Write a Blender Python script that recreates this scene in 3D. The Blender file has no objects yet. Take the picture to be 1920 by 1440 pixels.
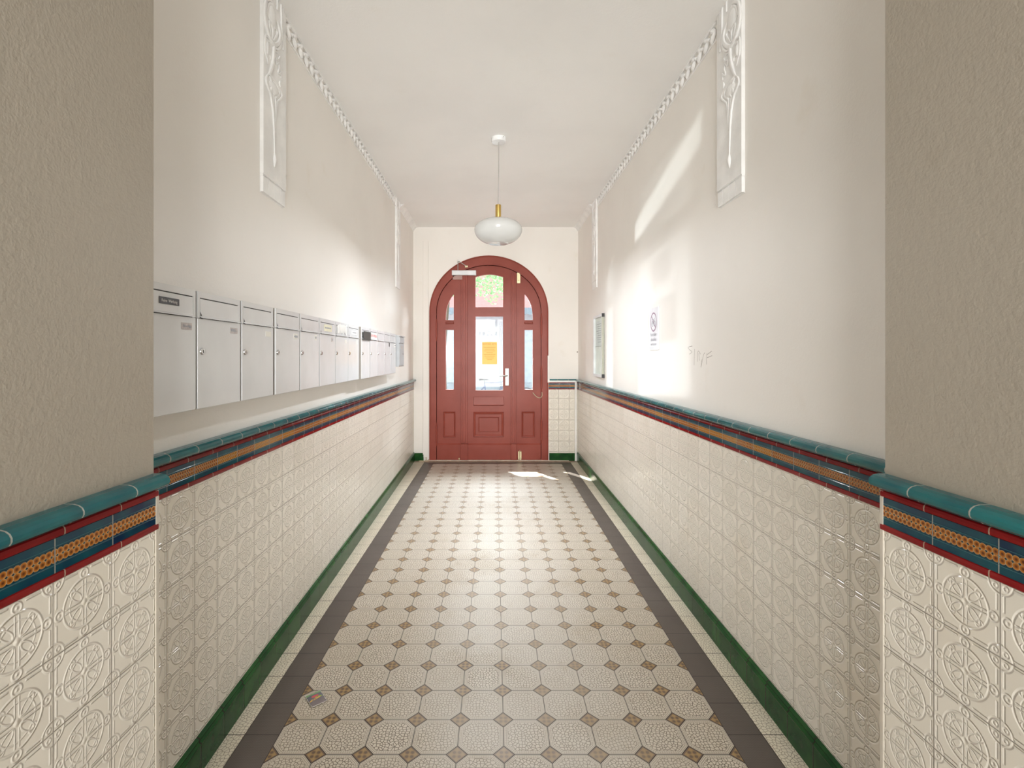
import bpy, bmesh, math, random
from math import pi, sin, cos, sqrt, radians
from mathutils import Vector, Matrix
from mathutils.geometry import tessellate_polygon

random.seed(7)
SC = bpy.context.scene
COL = SC.collection

# ------------------------------------------------------------------ helpers
def link(o):
    COL.objects.link(o)
    return o

def tag(o, label=None, cat=None, group=None, kind=None):
    if label: o['label'] = label
    if cat: o['category'] = cat
    if group: o['group'] = group
    if kind: o['kind'] = kind
    return o

def thing(name, loc, label, cat, group=None, rotz=0.0, kind=None):
    o = bpy.data.objects.new(name, None)
    o.empty_display_size = 0.05
    o.location = loc
    o.rotation_euler = (0, 0, rotz)
    link(o)
    return tag(o, label, cat, group, kind)

def copy_tree(o, parent=None):
    c = o.copy()
    COL.objects.link(c)
    if parent is not None:
        c.parent = parent
    for ch in o.children:
        copy_tree(ch, c)
    return c

class MB:
    """collects faces, then links ONE mesh object"""
    def __init__(self):
        self.v = []; self.f = []; self.m = []; self.uv = []
    def face(self, pts, mi=0, uv=None):
        i = len(self.v)
        self.v += [tuple(p) for p in pts]
        self.f.append(list(range(i, i + len(pts))))
        self.m.append(mi)
        self.uv.append(uv)
    def box(self, x0, x1, y0, y1, z0, z1, mi=0):
        i = len(self.v)
        self.v += [(x0,y0,z0),(x1,y0,z0),(x1,y1,z0),(x0,y1,z0),(x0,y0,z1),(x1,y0,z1),(x1,y1,z1),(x0,y1,z1)]
        for q in ((3,2,1,0),(4,5,6,7),(0,1,5,4),(1,2,6,5),(2,3,7,6),(3,0,4,7)):
            self.f.append([i+k for k in q]); self.m.append(mi); self.uv.append(None)
        return self
    def add(self, verts, faces, mi=0):
        i = len(self.v)
        self.v += [tuple(p) for p in verts]
        for q in faces:
            self.f.append([i+k for k in q]); self.m.append(mi); self.uv.append(None)
        return self
    def tube(self, pts, r, n=8, flat=None, closed=False, mi=0):
        """tube along pts; r number or list; flat=(axis, factor) squashes the section along a world axis"""
        P = [Vector(p) for p in pts]
        N = len(P)
        R = r if isinstance(r, (list, tuple)) else [r]*N
        i0 = len(self.v)
        prev = None
        for k in range(N):
            if closed: t = P[(k+1) % N] - P[k-1]
            else: t = P[min(k+1, N-1)] - P[max(k-1, 0)]
            if t.length < 1e-9: t = Vector((0,0,1))
            t.normalize()
            if prev is None:
                a = Vector((0,0,1)) if abs(t.z) < .9 else Vector((1,0,0))
                u = t.cross(a).normalized()
            else:
                u = (prev - t*prev.dot(t)).normalized()
            prev = u
            w = t.cross(u)
            for j in range(n):
                a = 2*pi*j/n
                o = (u*cos(a) + w*sin(a))*R[k]
                if flat:
                    o[flat[0]] *= flat[1]
                self.v.append(tuple(P[k] + o))
        last = N if closed else N-1
        for k in range(last):
            k2 = (k+1) % N
            for j in range(n):
                j2 = (j+1) % n
                self.f.append([i0+k*n+j, i0+k*n+j2, i0+k2*n+j2, i0+k2*n+j]); self.m.append(mi); self.uv.append(None)
        if not closed:
            self.f.append([i0+j for j in range(n)][::-1]); self.m.append(mi); self.uv.append(None)
            self.f.append([i0+(N-1)*n+j for j in range(n)]); self.m.append(mi); self.uv.append(None)
        return self
    def lathe(self, prof, c, n=48, axis='z', mi=0):
        """prof list of (r, h)"""
        i0 = len(self.v)
        for (r, h) in prof:
            for j in range(n):
                a = 2*pi*j/n
                if axis == 'z': p = (c[0]+r*cos(a), c[1]+r*sin(a), c[2]+h)
                elif axis == 'y': p = (c[0]+r*cos(a), c[1]+h, c[2]+r*sin(a))
                else: p = (c[0]+h, c[1]+r*cos(a), c[2]+r*sin(a))
                self.v.append(p)
        for k in range(len(prof)-1):
            for j in range(n):
                j2 = (j+1) % n
                self.f.append([i0+k*n+j, i0+k*n+j2, i0+(k+1)*n+j2, i0+(k+1)*n+j]); self.m.append(mi); self.uv.append(None)
        for k, fl in ((0, True), (len(prof)-1, False)):
            if prof[k][0] > 1e-5:
                q = [i0+k*n+j for j in range(n)]
                self.f.append(q[::-1] if fl else q); self.m.append(mi); self.uv.append(None)
        return self
    def plate(self, outer, holes, y0, y1, mi=0):
        """polygon with holes in XZ, extruded from y0 to y1 (y0 faces the viewer)"""
        loops = [[Vector((x, z, 0)) for x, z in l] for l in [outer]+list(holes)]
        tri = tessellate_polygon(loops)
        flat = [p for l in loops for p in l]
        n = len(flat)
        i0 = len(self.v)
        for y in (y0, y1):
            self.v += [(p.x, y, p.y) for p in flat]
        for t in tri:
            a, b, c = [flat[k] for k in t]
            ccw = (b.x-a.x)*(c.y-a.y)-(b.y-a.y)*(c.x-a.x) > 0
            t = list(t) if ccw else list(t)[::-1]
            self.f.append([i0+k for k in t]); self.m.append(mi); self.uv.append(None)
            self.f.append([i0+n+k for k in t[::-1]]); self.m.append(mi); self.uv.append(None)
        s = 0
        for l in loops:
            m = len(l)
            for k in range(m):
                k2 = (k+1) % m
                self.f.append([i0+s+k, i0+s+k2, i0+n+s+k2, i0+n+s+k]); self.m.append(mi); self.uv.append(None)
            s += m
        return self
    def build(self, name, mats, parent=None, origin=(0,0,0), smooth=False, bevel=0.0, fix=True, seg=2):
        me = bpy.data.meshes.new(name)
        ox, oy, oz = origin
        me.from_pydata([(x-ox, y-oy, z-oz) for x, y, z in self.v], [], self.f)
        if not isinstance(mats, (list, tuple)): mats = [mats]
        for m in mats: me.materials.append(m)
        for p, mi in zip(me.polygons, self.m): p.material_index = mi
        if any(u is not None for u in self.uv):
            lay = me.uv_layers.new(name='UVMap')
            for p, u in zip(me.polygons, self.uv):
                if u is None: continue
                for li, q in zip(p.loop_indices, u): lay.data[li].uv = q
        me.update()
        if fix:
            b = bmesh.new(); b.from_mesh(me)
            bmesh.ops.remove_doubles(b, verts=b.verts, dist=1e-5)
            bmesh.ops.recalc_face_normals(b, faces=b.faces)
            b.to_mesh(me); b.free()
        if smooth:
            for p in me.polygons: p.use_smooth = True
            try: me.set_sharp_from_angle(angle=radians(40))
            except Exception: pass
        o = bpy.data.objects.new(name, me)
        link(o)
        if parent is not None: o.parent = parent
        elif origin != (0,0,0): o.location = origin
        if bevel:
            md = o.modifiers.new('bevel', 'BEVEL'); md.width = bevel; md.segments = seg
            md.limit_method = 'ANGLE'; md.angle_limit = radians(35)
        return o

def smooth_line(pts, k=6, closed=False):
    """Catmull-Rom through points of any dimension"""
    n = len(pts); out = []
    rng = n if closed else n-1
    for i in range(rng):
        if closed: p0,p1,p2,p3 = pts[i-1], pts[i], pts[(i+1)%n], pts[(i+2)%n]
        else: p0,p1,p2,p3 = pts[max(i-1,0)], pts[i], pts[i+1], pts[min(i+2,n-1)]
        for j in range(k):
            t = j/k
            out.append(tuple(.5*((2*b)+(-a+c)*t+(2*a-5*b+4*c-d)*t*t+(-a+3*b-3*c+d)*t**3) for a,b,c,d in zip(p0,p1,p2,p3)))
    if not closed: out.append(tuple(pts[-1]))
    return out

# text as flat mesh data in (u, v)
def text_data(s, size, align='CENTER'):
    cu = bpy.data.curves.new('t', 'FONT'); cu.body = s; cu.size = size
    cu.align_x = align; cu.align_y = 'CENTER'
    o = bpy.data.objects.new('t', cu); COL.objects.link(o)
    dg = bpy.context.evaluated_depsgraph_get()
    me = bpy.data.meshes.new_from_object(o.evaluated_get(dg))
    vs = [tuple(v.co) for v in me.vertices]; fs = [list(p.vertices) for p in me.polygons]
    COL.objects.unlink(o); bpy.data.objects.remove(o); bpy.data.curves.remove(cu); bpy.data.meshes.remove(me)
    return vs, fs

# ------------------------------------------------------------------ node maths
class X:
    def __init__(s, nt, v): s.nt = nt; s.v = v
    def _n(s, op, *a):
        n = s.nt.nodes.new('ShaderNodeMath'); n.operation = op
        for i, q in enumerate(a):
            q = q.v if isinstance(q, X) else q
            if isinstance(q, (int, float)): n.inputs[i].default_value = q
            else: s.nt.links.new(q, n.inputs[i])
        return X(s.nt, n.outputs[0])
    def __add__(s, o): return s._n('ADD', s, o)
    __radd__ = __add__
    def __sub__(s, o): return s._n('SUBTRACT', s, o)
    def __rsub__(s, o): return s._n('SUBTRACT', o, s)
    def __mul__(s, o): return s._n('MULTIPLY', s, o)
    __rmul__ = __mul__
    def __truediv__(s, o): return s._n('DIVIDE', s, o)
    def abs(s): return s._n('ABSOLUTE', s)
    def frac(s): return s._n('FRACT', s)
    def floor(s): return s._n('FLOOR', s)
    def sqrt(s): return s._n('SQRT', s)
    def min(s, o): return s._n('MINIMUM', s, o)
    def max(s, o): return s._n('MAXIMUM', s, o)
    def gt(s, o): return s._n('GREATER_THAN', s, o)
    def lt(s, o): return s._n('LESS_THAN', s, o)
    def sm(s, a, b):
        n = s.nt.nodes.new('ShaderNodeMapRange'); n.interpolation_type = 'SMOOTHSTEP'
        s.nt.links.new(s.v, n.inputs[0]); n.inputs[1].default_value = a; n.inputs[2].default_value = b
        return X(s.nt, n.outputs[0])
    def ridge(s, w):   # 1 at zero distance, 0 beyond w, rounded
        return 1 - (s.abs()).sm(0, w)

def hyp(a, b): return (a*a + b*b).sqrt()

class Mat:
    def __init__(s, name):
        s.m = bpy.data.materials.new(name); s.m.use_nodes = True
        s.nt = s.m.node_tree
        s.bs = s.nt.nodes['Principled BSDF']
    def pos(s, kind='Object'):
        n = s.nt.nodes.new('ShaderNodeTexCoord')
        p = s.nt.nodes.new('ShaderNodeSeparateXYZ'); s.nt.links.new(n.outputs[kind], p.inputs[0])
        return [X(s.nt, p.outputs[i]) for i in range(3)], n.outputs[kind]
    def noise(s, scale, detail=3, vec=None, rough=.5):
        n = s.nt.nodes.new('ShaderNodeTexNoise'); n.inputs['Scale'].default_value = scale
        n.inputs['Detail'].default_value = detail; n.inputs['Roughness'].default_value = rough
        if vec is None:
            t = s.nt.nodes.new('ShaderNodeTexCoord'); vec = t.outputs['Object']
        s.nt.links.new(vec, n.inputs['Vector'])
        return X(s.nt, n.outputs[0])
    def vec(s, a, b, c=0.0):
        n = s.nt.nodes.new('ShaderNodeCombineXYZ')
        for i, q in enumerate((a, b, c)):
            if isinstance(q, X): s.nt.links.new(q.v, n.inputs[i])
            else: n.inputs[i].default_value = q
        return n.outputs[0]
    def white(s, vec):
        n = s.nt.nodes.new('ShaderNodeTexWhiteNoise'); n.noise_dimensions = '2D'
        s.nt.links.new(vec, n.inputs['Vector'])
        return X(s.nt, n.outputs['Value'])
    def voro(s, vec, scale, rnd=.85):
        n = s.nt.nodes.new('ShaderNodeTexVoronoi'); n.voronoi_dimensions = '2D'; n.feature = 'DISTANCE_TO_EDGE'
        n.inputs['Scale'].default_value = scale; n.inputs['Randomness'].default_value = rnd
        s.nt.links.new(vec, n.inputs['Vector'])
        return X(s.nt, n.outputs['Distance'])
    def mix(s, f, a, b):
        n = s.nt.nodes.new('ShaderNodeMix'); n.data_type = 'RGBA'; n.clamp_factor = True
        if isinstance(f, X): s.nt.links.new(f.v, n.inputs[0])
        else: n.inputs[0].default_value = f
        for i, q in ((6, a), (7, b)):
            if isinstance(q, tuple): n.inputs[i].default_value = (*q, 1)
            else: s.nt.links.new(q, n.inputs[i])
        return n.outputs[2]
    def base(s, c):
        if isinstance(c, tuple): s.bs.inputs['Base Color'].default_value = (*c, 1)
        else: s.nt.links.new(c, s.bs.inputs['Base Color'])
        return s
    def set(s, **k):
        for a, b in k.items():
            i = s.bs.inputs[a.replace('_', ' ')]
            if isinstance(b, X): s.nt.links.new(b.v, i)
            else: i.default_value = b
        return s
    def bump(s, h, dist, strength=1.0):
        n = s.nt.nodes.new('ShaderNodeBump'); n.inputs['Distance'].default_value = dist
        n.inputs['Strength'].default_value = strength
        s.nt.links.new(h.v, n.inputs['Height'])
        s.nt.links.new(n.outputs[0], s.bs.inputs['Normal'])
        return s

def simple(name, c, rough=.5, metal=0.0, var=.06, scale=9.0, bump=0.0, bscale=200.0, **k):
    M = Mat(name)
    n = M.noise(scale, 4)
    a = tuple(max(0, q*(1-var)) for q in c); b = tuple(min(1, q*(1+var)) for q in c)
    M.base(M.mix(n.sm(.3, .7), a, b)).set(Roughness=rough, Metallic=metal, **k)
    if bump: M.bump(M.noise(bscale, 2), bump)
    return M.m

# ------------------------------------------------------------------ materials
def plaster(name, c, dirt, rough=1.0):
    M = Mat(name)
    n1 = M.noise(1.3, 5); n2 = M.noise(6, 4)
    col = M.mix(n1.sm(.35, .75), c, tuple(q*.95 for q in c))
    col = M.mix(n2.sm(.62, .8)*dirt, col, tuple(q*r for q, r in zip(c, (.86, .82, .74))))
    M.base(col).set(Roughness=.55)
    M.bump(M.noise(70, 3)*.6 + M.noise(190, 2)*.4, .0035*rough, .55)
    return M.m
CREAM = plaster('cream_plaster', (.865, .838, .797), .25, .4)
PIERP = plaster('pier_plaster_shaded', (.385, .342, .28), .35)  # browner pier paint, darkened further to stand in for shade
CEILP = plaster('ceiling_paint', (.91, .905, .895), .1, .4)
STUCCO = simple('white_stucco', (.87, .87, .865), .5, bump=.001, bscale=120)

def wall_tile():
    M = Mat('embossed_cream_tile')
    (u, v, _), uv = M.pos('UV')
    iu, iv = u.floor(), v.floor()
    x = u.frac() - .5; y = v.frac() - .5
    ax, ay = x.abs(), y.abs()
    a, b = ax.max(ay), ax.min(ay)
    r = hyp(x, y)
    p = (ax + ay)*.7071; q = (ax - ay)*.7071
    h = (r - .345).ridge(.028)
    h = h.max((r - .245).ridge(.018)*.6)
    h = h.max((hyp(a - .405, b) - .062).ridge(.024))
    h = h.max(hyp(a - .405, b).ridge(.03)*.8)
    h = h.max((hyp(ax - .5, ay - .5) - .165).ridge(.026))
    h = h.max((hyp((ax - .43)*1.0, ay - .43) - .03).ridge(.022)*.8)
    spoke = (b - .028).ridge(.018) * a.sm(.05, .09) * (1 - a.sm(.29, .33))
    h = h.max(spoke)
    pet = (hyp((p - .19)/.115, q/.05) - 1).ridge(.33)
    h = h.max(pet*.9)
    h = h.max((hyp((p - .3)/.05, q/.055) - 1).ridge(.4)*.6)
    h = h.max(r.ridge(.06))
    h = h.max((a - .452).ridge(.022) * b.sm(.10, .13) * (1 - b.sm(.33, .36))*.9)
    e = .5 - a
    grout = 1 - e.sm(.004, .011)
    wn = M.white(M.vec(iu, iv))
    st = M.noise(2.2, 5)
    c0 = M.mix(wn, (.80, .752, .662), (.845, .80, .715))
    c1 = M.mix(st.sm(.55, .8)*.45, c0, (.70, .61, .48))
    c1 = M.mix(M.noise(60, 2).sm(.74, .8)*.35, c1, (.3, .22, .15))
    col = M.mix(grout*(wn*.5+.45), c1, (.16, .12, .085))
    M.base(col).set(Roughness=.17 + grout*.4, Specular_IOR_Level=.5)
    hh = h*(1-grout) - grout*.8 + M.noise(25, 2)*.08
    M.bump(hh, .0027, .9)
    return M.m
TILE = wall_tile()

def floor_mat():
    M = Mat('octagon_mosaic_floor')
    (px, py, _), vec = M.pos('Object')
    T = .169
    cx = (px - .0325)/T; cy = (py - 1.7667)/T
    fx = cx.frac() - .5; fy = cy.frac() - .5
    ax, ay = fx.abs(), fy.abs()
    s = ax + ay
    dg = (s - .77)*.7071
    e = (ax - .5).max(ay - .5).max(dg)
    inD = s.gt(.77)
    wv = M.white(M.vec(cx.floor(), cy.floor()))
    grout = 1 - (e.abs().sm(.006, .013))
    dep = e*-1
    diag = dg.gt((ax - .5).max(ay - .5))
    sidex = ax.gt(ay)
    t = diag*((fx.abs() - fy.abs())*.7071) + (1 - diag)*(sidex*fy + (1 - sidex)*fx)
    rings = (dep - .028).ridge(.007).max((dep - .063).ridge(.007)).max((dep - .098).ridge(.007))
    tick = ((t*21).frac() - .5).ridge(.13) * dep.gt(.028) * dep.lt(.098)
    vo = M.voro(M.vec(px, py), 80)
    vor = (1 - vo.sm(.045, .125)) * dep.gt(.098)
    wear_glare = ((1 - (px - .10).abs().sm(.15, .70)) * M.noise(2.5, 3).sm(.22, .55)).max(py.sm(2.2, 5.0)*.6)  # worn middle path, plus door glare painted in as paler colour further off
    L = rings.max(tick*.8).max(vor) * (1.0 - wear_glare*.42) * (.75 + wv*.3)
    tilec = M.mix(wv, (.49, .43, .34), (.56, .50, .41))
    tilec = M.mix(wear_glare*.6, tilec, (.56, .535, .485))
    tilec = M.mix(M.noise(9, 5).sm(.55, .8)*.45, tilec, (.42, .35, .25))
    octc = M.mix(L, tilec, (.085, .06, .038))
    # inlay squares
    qx = ((cx + .5).frac() - .5)/.23; qy = ((cy + .5).frac() - .5)/.23
    aqx, aqy = qx.abs(), qy.abs()
    circ = hyp(aqx - .24, aqy - .24)
    cir = 1 - circ.sm(.13, .19)
    ring = (circ - .21).ridge(.05)
    bord = (aqx + aqy).sm(.74, .82)
    dn = M.noise(120, 2)
    dc = M.mix(dn, (.35, .235, .095), (.27, .17, .07))
    dc = M.mix(cir, dc, (.12, .075, .045))
    dc = M.mix(ring*.6, dc, (.16, .09, .04))
    dc = M.mix(bord, dc, (.14, .09, .06))
    dc = M.mix(wear_glare*.5, dc, (.44, .385, .315))
    fieldc = M.mix(inD, octc, dc)
    fieldc = M.mix(grout*(1-wear_glare*.2), fieldc, (.03, .022, .016))
    # dark border strip
    jy = ((py - 1.69)/T).frac() - .5
    j = 1 - ((.5 - jy.abs()).sm(.006, .014))
    wxy = ((px*170).frac() - .5).ridge(.3).max(((py*210).frac() - .5).ridge(.3))
    dk = M.mix(M.noise(5, 4), (.085, .066, .054), (.13, .108, .092))
    dk = M.mix(wxy*.45, dk, (.055, .043, .036))
    dk = M.mix(j, dk, (.02, .015, .012))
    # light outer strip
    vo2 = M.voro(M.vec(px, py), 72)
    lt = M.mix(M.noise(6, 4), (.70, .64, .52), (.62, .55, .42))
    lt = M.mix((1 - vo2.sm(.03, .085))*.85, lt, (.11, .08, .05))
    lt = M.mix(j, lt, (.04, .03, .02))
    infield = px.gt(-.8125)*px.lt(.8775)*py.lt(6.499)
    indark = (1 - infield)*px.gt(-.942)*px.lt(1.007)
    col = M.mix(indark, M.mix(infield, lt, fieldc), dk)
    gap = ((px + .8125).abs().min((px - .8775).abs())).min((px + .942).abs().min((px - 1.007).abs()))
    col = M.mix(1 - gap.sm(.0008, .0022), col, (.03, .02, .015))
    M.base(col).set(Roughness=.32 + M.noise(4, 4)*.14, Specular_IOR_Level=.35)
    hgt = (1 - grout*infield) - L*infield*.35 - indark*wxy*.3 + M.noise(3, 2)*.3
    M.bump(hgt, .0012, .8)
    return M.m
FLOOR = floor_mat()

def band_mat():
    M = Mat('blue_chain_tile')
    (u, v, _), _uv = M.pos('UV')       # metres along, metres up from the tile's bottom (0 .. .064)
    P = .0125
    vv = (v - .032).abs()
    tt = (u/P).frac()*P
    vy = vv - .0066
    dA = hyp(tt - .0042, vy); dB = hyp(tt - .0042 - P, vy)
    inA = 1 - dA.sm(.0073, .0075)
    d = inA*dA + (1 - inA)*dB
    d2 = hyp(tt - .0075, vv*1.1)
    inside = 1 - d.sm(.0066, .0072)
    edge = (d - .0069).ridge(.0011)
    heart = 1 - d2.sm(.0026, .0036)
    iu = (u/.144).floor()
    wn = M.white(M.vec(iu, 3.0))
    blue = M.mix(M.noise(14, 4).sm(.35, .7), (.004, .018, .06), (.006, .06, .085))
    blue = M.mix(wn*.75, blue, (.008, .085, .105))
    blue = M.mix((vv - .0175).ridge(.0014)*.7, blue, (.05, .20, .22))
    chain = M.mix(d.sm(.0008, .0062), (.10, .022, .004), (.50, .17, .018))
    chain = M.mix(wn.gt(.75)*.22, chain, (.62, .33, .02))
    chain = M.mix(heart*.8, chain, (.62, .26, .05))
    band = 1 - vv.sm(.0135, .0145)
    col = M.mix(band, blue, (.006, .02, .03))
    col = M.mix(inside, col, chain)
    col = M.mix(edge*.85, col, (.55, .42, .24))
    ju = (u/.144).frac(); jj = 1 - (ju.min(1 - ju)).sm(.006, .012)
    col = M.mix(jj, col, (.30, .30, .26))
    M.base(col).set(Roughness=.09, Specular_IOR_Level=.3)
    M.bump(inside*.5 + edge + heart*.6 + (vv-.0175).ridge(.002) - jj, .0016, .8)
    return M.m
BAND = band_mat()

def glaze(name, c1, c2, joint, pitch, width=.008, rough=.08, spec=.3):
    M = Mat(name)
    (u, v, _), _uv = M.pos('UV')
    wn = M.white(M.vec((u/pitch).floor(), 1.0))
    c = M.mix(M.noise(9, 4).sm(.3, .7), c1, c2)
    c = M.mix(wn*.5, c, tuple(q*.6 for q in c1))
    ju = (u/pitch).frac(); jj = 1 - (ju.min(1 - ju)).sm(width*.5, width)
    c = M.mix(jj, c, joint)
    M.base(c).set(Roughness=rough, Specular_IOR_Level=spec)
    M.bump(M.noise(18, 2)*.3 - jj, .0012, .6)
    return M.m
TEAL = glaze('teal_glaze', (.008, .105, .125), (.012, .16, .17), (.35, .36, .32), .147, .016)
RED = glaze('red_glaze', (.21, .006, .008), (.28, .012, .012), (.40, .30, .22), .147, .012, .15, .2)
GREEN = glaze('green_glaze', (.008, .055, .014), (.022, .10, .022), (.02, .02, .012), .15, .022, .22, .16)

PAINT = None
def door_paint():
    M = Mat('red_door_paint')
    n = M.noise(3, 5); sc = M.noise(34, 5, rough=.7)
    c = M.mix(n.sm(.3, .7), (.25, .048, .031), (.30, .066, .046))
    c = M.mix(sc.sm(.70, .76)*.5, c, (.50, .24, .20))
    M.base(c).set(Roughness=.36, Specular_IOR_Level=.25)
    M.bump(M.noise(40, 3), .001, .4)
    return M.m
PAINT = door_paint()

def glass():
    m = bpy.data.materials.new('pane_glass'); m.use_nodes = True
    nt = m.node_tree; nt.nodes.remove(nt.nodes['Principled BSDF'])
    out = nt.nodes['Material Output']
    tr = nt.nodes.new('ShaderNodeBsdfTransparent'); tr.inputs[0].default_value = (.96, .98, .97, 1)
    gl = nt.nodes.new('ShaderNodeBsdfGlossy'); gl.inputs['Roughness'].default_value = .02
    mx = nt.nodes.new('ShaderNodeMixShader'); mx.inputs[0].default_value = .008
    nt.links.new(tr.outputs[0], mx.inputs[1]); nt.links.new(gl.outputs[0], mx.inputs[2])
    nt.links.new(mx.outputs[0], out.inputs[0])
    return m
GLASS = glass()
ENAMEL = simple('grey_white_enamel', (.73, .74, .755), .16, var=.03, scale=5, bump=.0012, bscale=9, Specular_IOR_Level=.5)
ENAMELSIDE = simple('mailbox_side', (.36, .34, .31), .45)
DARK = simple('black_gap', (.02, .02, .02), .5)
CHROME = simple('chrome', (.75, .75, .76), .15, 1.0)
STEEL = simple('brushed_steel', (.50, .50, .48), .42, 1.0)
SILVER = simple('silver_lacquer', (.55, .56, .57), .35, .4)
BRASS = simple('brass', (.72, .50, .16), .28, 1.0)
BRASSOLD = simple('old_brass', (.62, .55, .34), .35, .7)
WHITE = simple('white_plastic', (.82, .81, .78), .4)
BLACKP = simple('black_plastic', (.018, .018, .02), .35)
PAPER = simple('paper', (.86, .86, .84), .8)
CARD = simple('grey_card', (.52, .48, .47), .6, var=.15, scale=80)
INK = simple('dark_ink', (.10, .10, .11), .7)
INKGREY = simple('grey_ink', (.35, .36, .40), .7)
SIGNRED = simple('faded_violet_ink', (.36, .25, .33), .7)
def thin_paper(name, c, f):
    M = Mat(name); M.base(c).set(Roughness=.8)
    t = M.nt.nodes.new('ShaderNodeBsdfTranslucent'); t.inputs[0].default_value = (*c, 1)
    x = M.nt.nodes.new('ShaderNodeMixShader'); x.inputs[0].default_value = f
    M.nt.links.new(M.bs.outputs[0], x.inputs[1]); M.nt.links.new(t.outputs[0], x.inputs[2])
    M.nt.links.new(x.outputs[0], M.nt.nodes['Material Output'].inputs[0])
    return M.m
YELLOW = thin_paper('yellow_paper', (.92, .66, .26), .15)
YELLOWINK = simple('brown_ink', (.48, .27, .04), .8)
STONE = simple('threshold_stone', (.62, .55, .46), .5, var=.15, scale=14, bump=.001)
BROWNST = simple('worn_brown_strip', (.30, .22, .16), .6, var=.3, scale=25, bump=.001)
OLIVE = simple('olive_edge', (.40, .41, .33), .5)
ALU = simple('white_aluminium', (.74, .75, .77), .3)
CABLE = simple('beige_cable', (.52, .44, .30), .5)
REDTXT = simple('red_print', (.75, .12, .12), .6)
def opal():
    M = Mat('opal_glass')
    M.base(M.mix(M.noise(3, 2), (.60, .61, .605), (.64, .65, .645))).set(Roughness=.14, Specular_IOR_Level=.5)
    return M.m
OPAL = opal()
def foil():
    M = Mat('printed_foil')
    (x, y, z), _ = M.pos('Object')
    v = y/.036
    c = M.mix((v + M.noise(60, 3)*.6).sm(-.6, .9), (.16, .13, .13), (.10, .10, .12))
    c = M.mix((hyp(x/.016, (y - .012)/.008) - .5).lt(.4)*.9, c, (.55, .06, .07))
    c = M.mix((hyp((x + .002)/.026, (y + .003 - x*.2)/.006)).lt(1.0)*(M.noise(90, 2).sm(.35, .55)), c, (.62, .36, .06))
    c = M.mix((hyp((x - .012)/.016, (y - .003)/.0045)).lt(1.0)*(M.noise(110, 2).sm(.4, .6)), c, (.20, .34, .05))
    c = M.mix(y.gt(.027)*.8, c, (.18, .36, .13))
    M.base(c).set(Roughness=.25, Specular_IOR_Level=.7)
    M.bump(M.noise(90, 2), .001, .5)
    return M.m
FOIL = foil()
SILVERFOIL = simple('silver_foil', (.78, .78, .80), .25, 1.0, bump=.001, bscale=150)

# ------------------------------------------------------------------ room numbers (metres; camera stands at the origin looking +Y)
YF = 6.69                      # far wall
YP = 1.24                      # far edge of the two piers
YB = -2.6                      # courtyard end behind the viewer
def XL(y): return -(1.030 + .0155*(y - 1.7))
def XR(y): return 1.113 + .003*(y - 1.7)
def ZC(y): return 3.070 + .0142*y
def DZ(y): return -.0048*(y - 1.5)
PL, PR = -.858, .981           # pier faces (plaster)

def struct(o, label, cat='wall'):
    return tag(o, label, cat, kind='structure')

# floor
m = MB(); m.box(-1.35, 1.35, YB - .2, 6.60, -.2, 0)
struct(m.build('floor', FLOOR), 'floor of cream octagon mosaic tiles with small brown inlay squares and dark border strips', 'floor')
# ceiling (rises a little towards the door)
m = MB()
m.add([(x, y, z) for (x, y, z) in ((-1.35, YB-.2, ZC(YB-.2)), (1.35, YB-.2, ZC(YB-.2)), (1.35, 7.0, ZC(7.0)), (-1.35, 7.0, ZC(7.0)),
      (-1.35, YB-.2, 3.5), (1.35, YB-.2, 3.5), (1.35, 7.0, 3.5), (-1.35, 7.0, 3.5))],
      [(0,3,2,1),(4,5,6,7),(0,1,5,4),(1,2,6,5),(2,3,7,6),(3,0,4,7)])
struct(m.build('ceiling', CEILP), 'plain white painted ceiling above the passage', 'ceiling')

# side walls, and the piers that project from them near the viewer
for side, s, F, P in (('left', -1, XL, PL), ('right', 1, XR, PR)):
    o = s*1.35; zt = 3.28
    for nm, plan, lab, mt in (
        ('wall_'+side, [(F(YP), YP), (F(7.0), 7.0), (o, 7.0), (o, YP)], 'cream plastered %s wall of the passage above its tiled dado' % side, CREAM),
        ('wall_%s_pier' % side, [(P, YB-.2), (P, YP), (o, YP), (o, YB-.2)], 'pier in darker cream plaster with painted-in shade, projecting from the %s wall nearest the viewer' % side, PIERP)):
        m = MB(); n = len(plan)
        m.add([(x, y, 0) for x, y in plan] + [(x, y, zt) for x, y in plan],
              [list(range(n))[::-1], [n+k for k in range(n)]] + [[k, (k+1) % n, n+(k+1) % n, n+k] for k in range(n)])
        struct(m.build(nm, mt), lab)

# far wall with arched opening, thick facade
DCX = -.083                    # door centre
def rect(x0, x1, z0, z1): return [(x0, z0), (x0, z1), (x1, z1), (x1, z0)]
def arch(rx, ry, zs, x0=DCX, n=40):
    pts = [(x0 - rx, 0.0)]
    pts += [(x0 - rx*cos(pi*k/n), zs + ry*sin(pi*k/n)) for k in range(n+1)]
    pts += [(x0 + rx, 0.0)]
    return pts
ARCH_O = arch(.8076, .765, 2.017)
ARCH_I = arch(.713, .637, 2.017)
m = MB()
outer = [(-1.3, 0), (-1.3, 3.28), (1.3, 3.28), (1.3, 0)]
poly = outer + ARCH_O[::-1]
m.plate(poly, [], YF, 7.55)
m.box(-1.05, -.862, 7.55, 7.76, -.1, 2.2)       # added unseen block that keeps the mirrored sun off the left panes
struct(m.build('wall_far', CREAM), 'cream plastered end wall around the arched red door')
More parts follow.
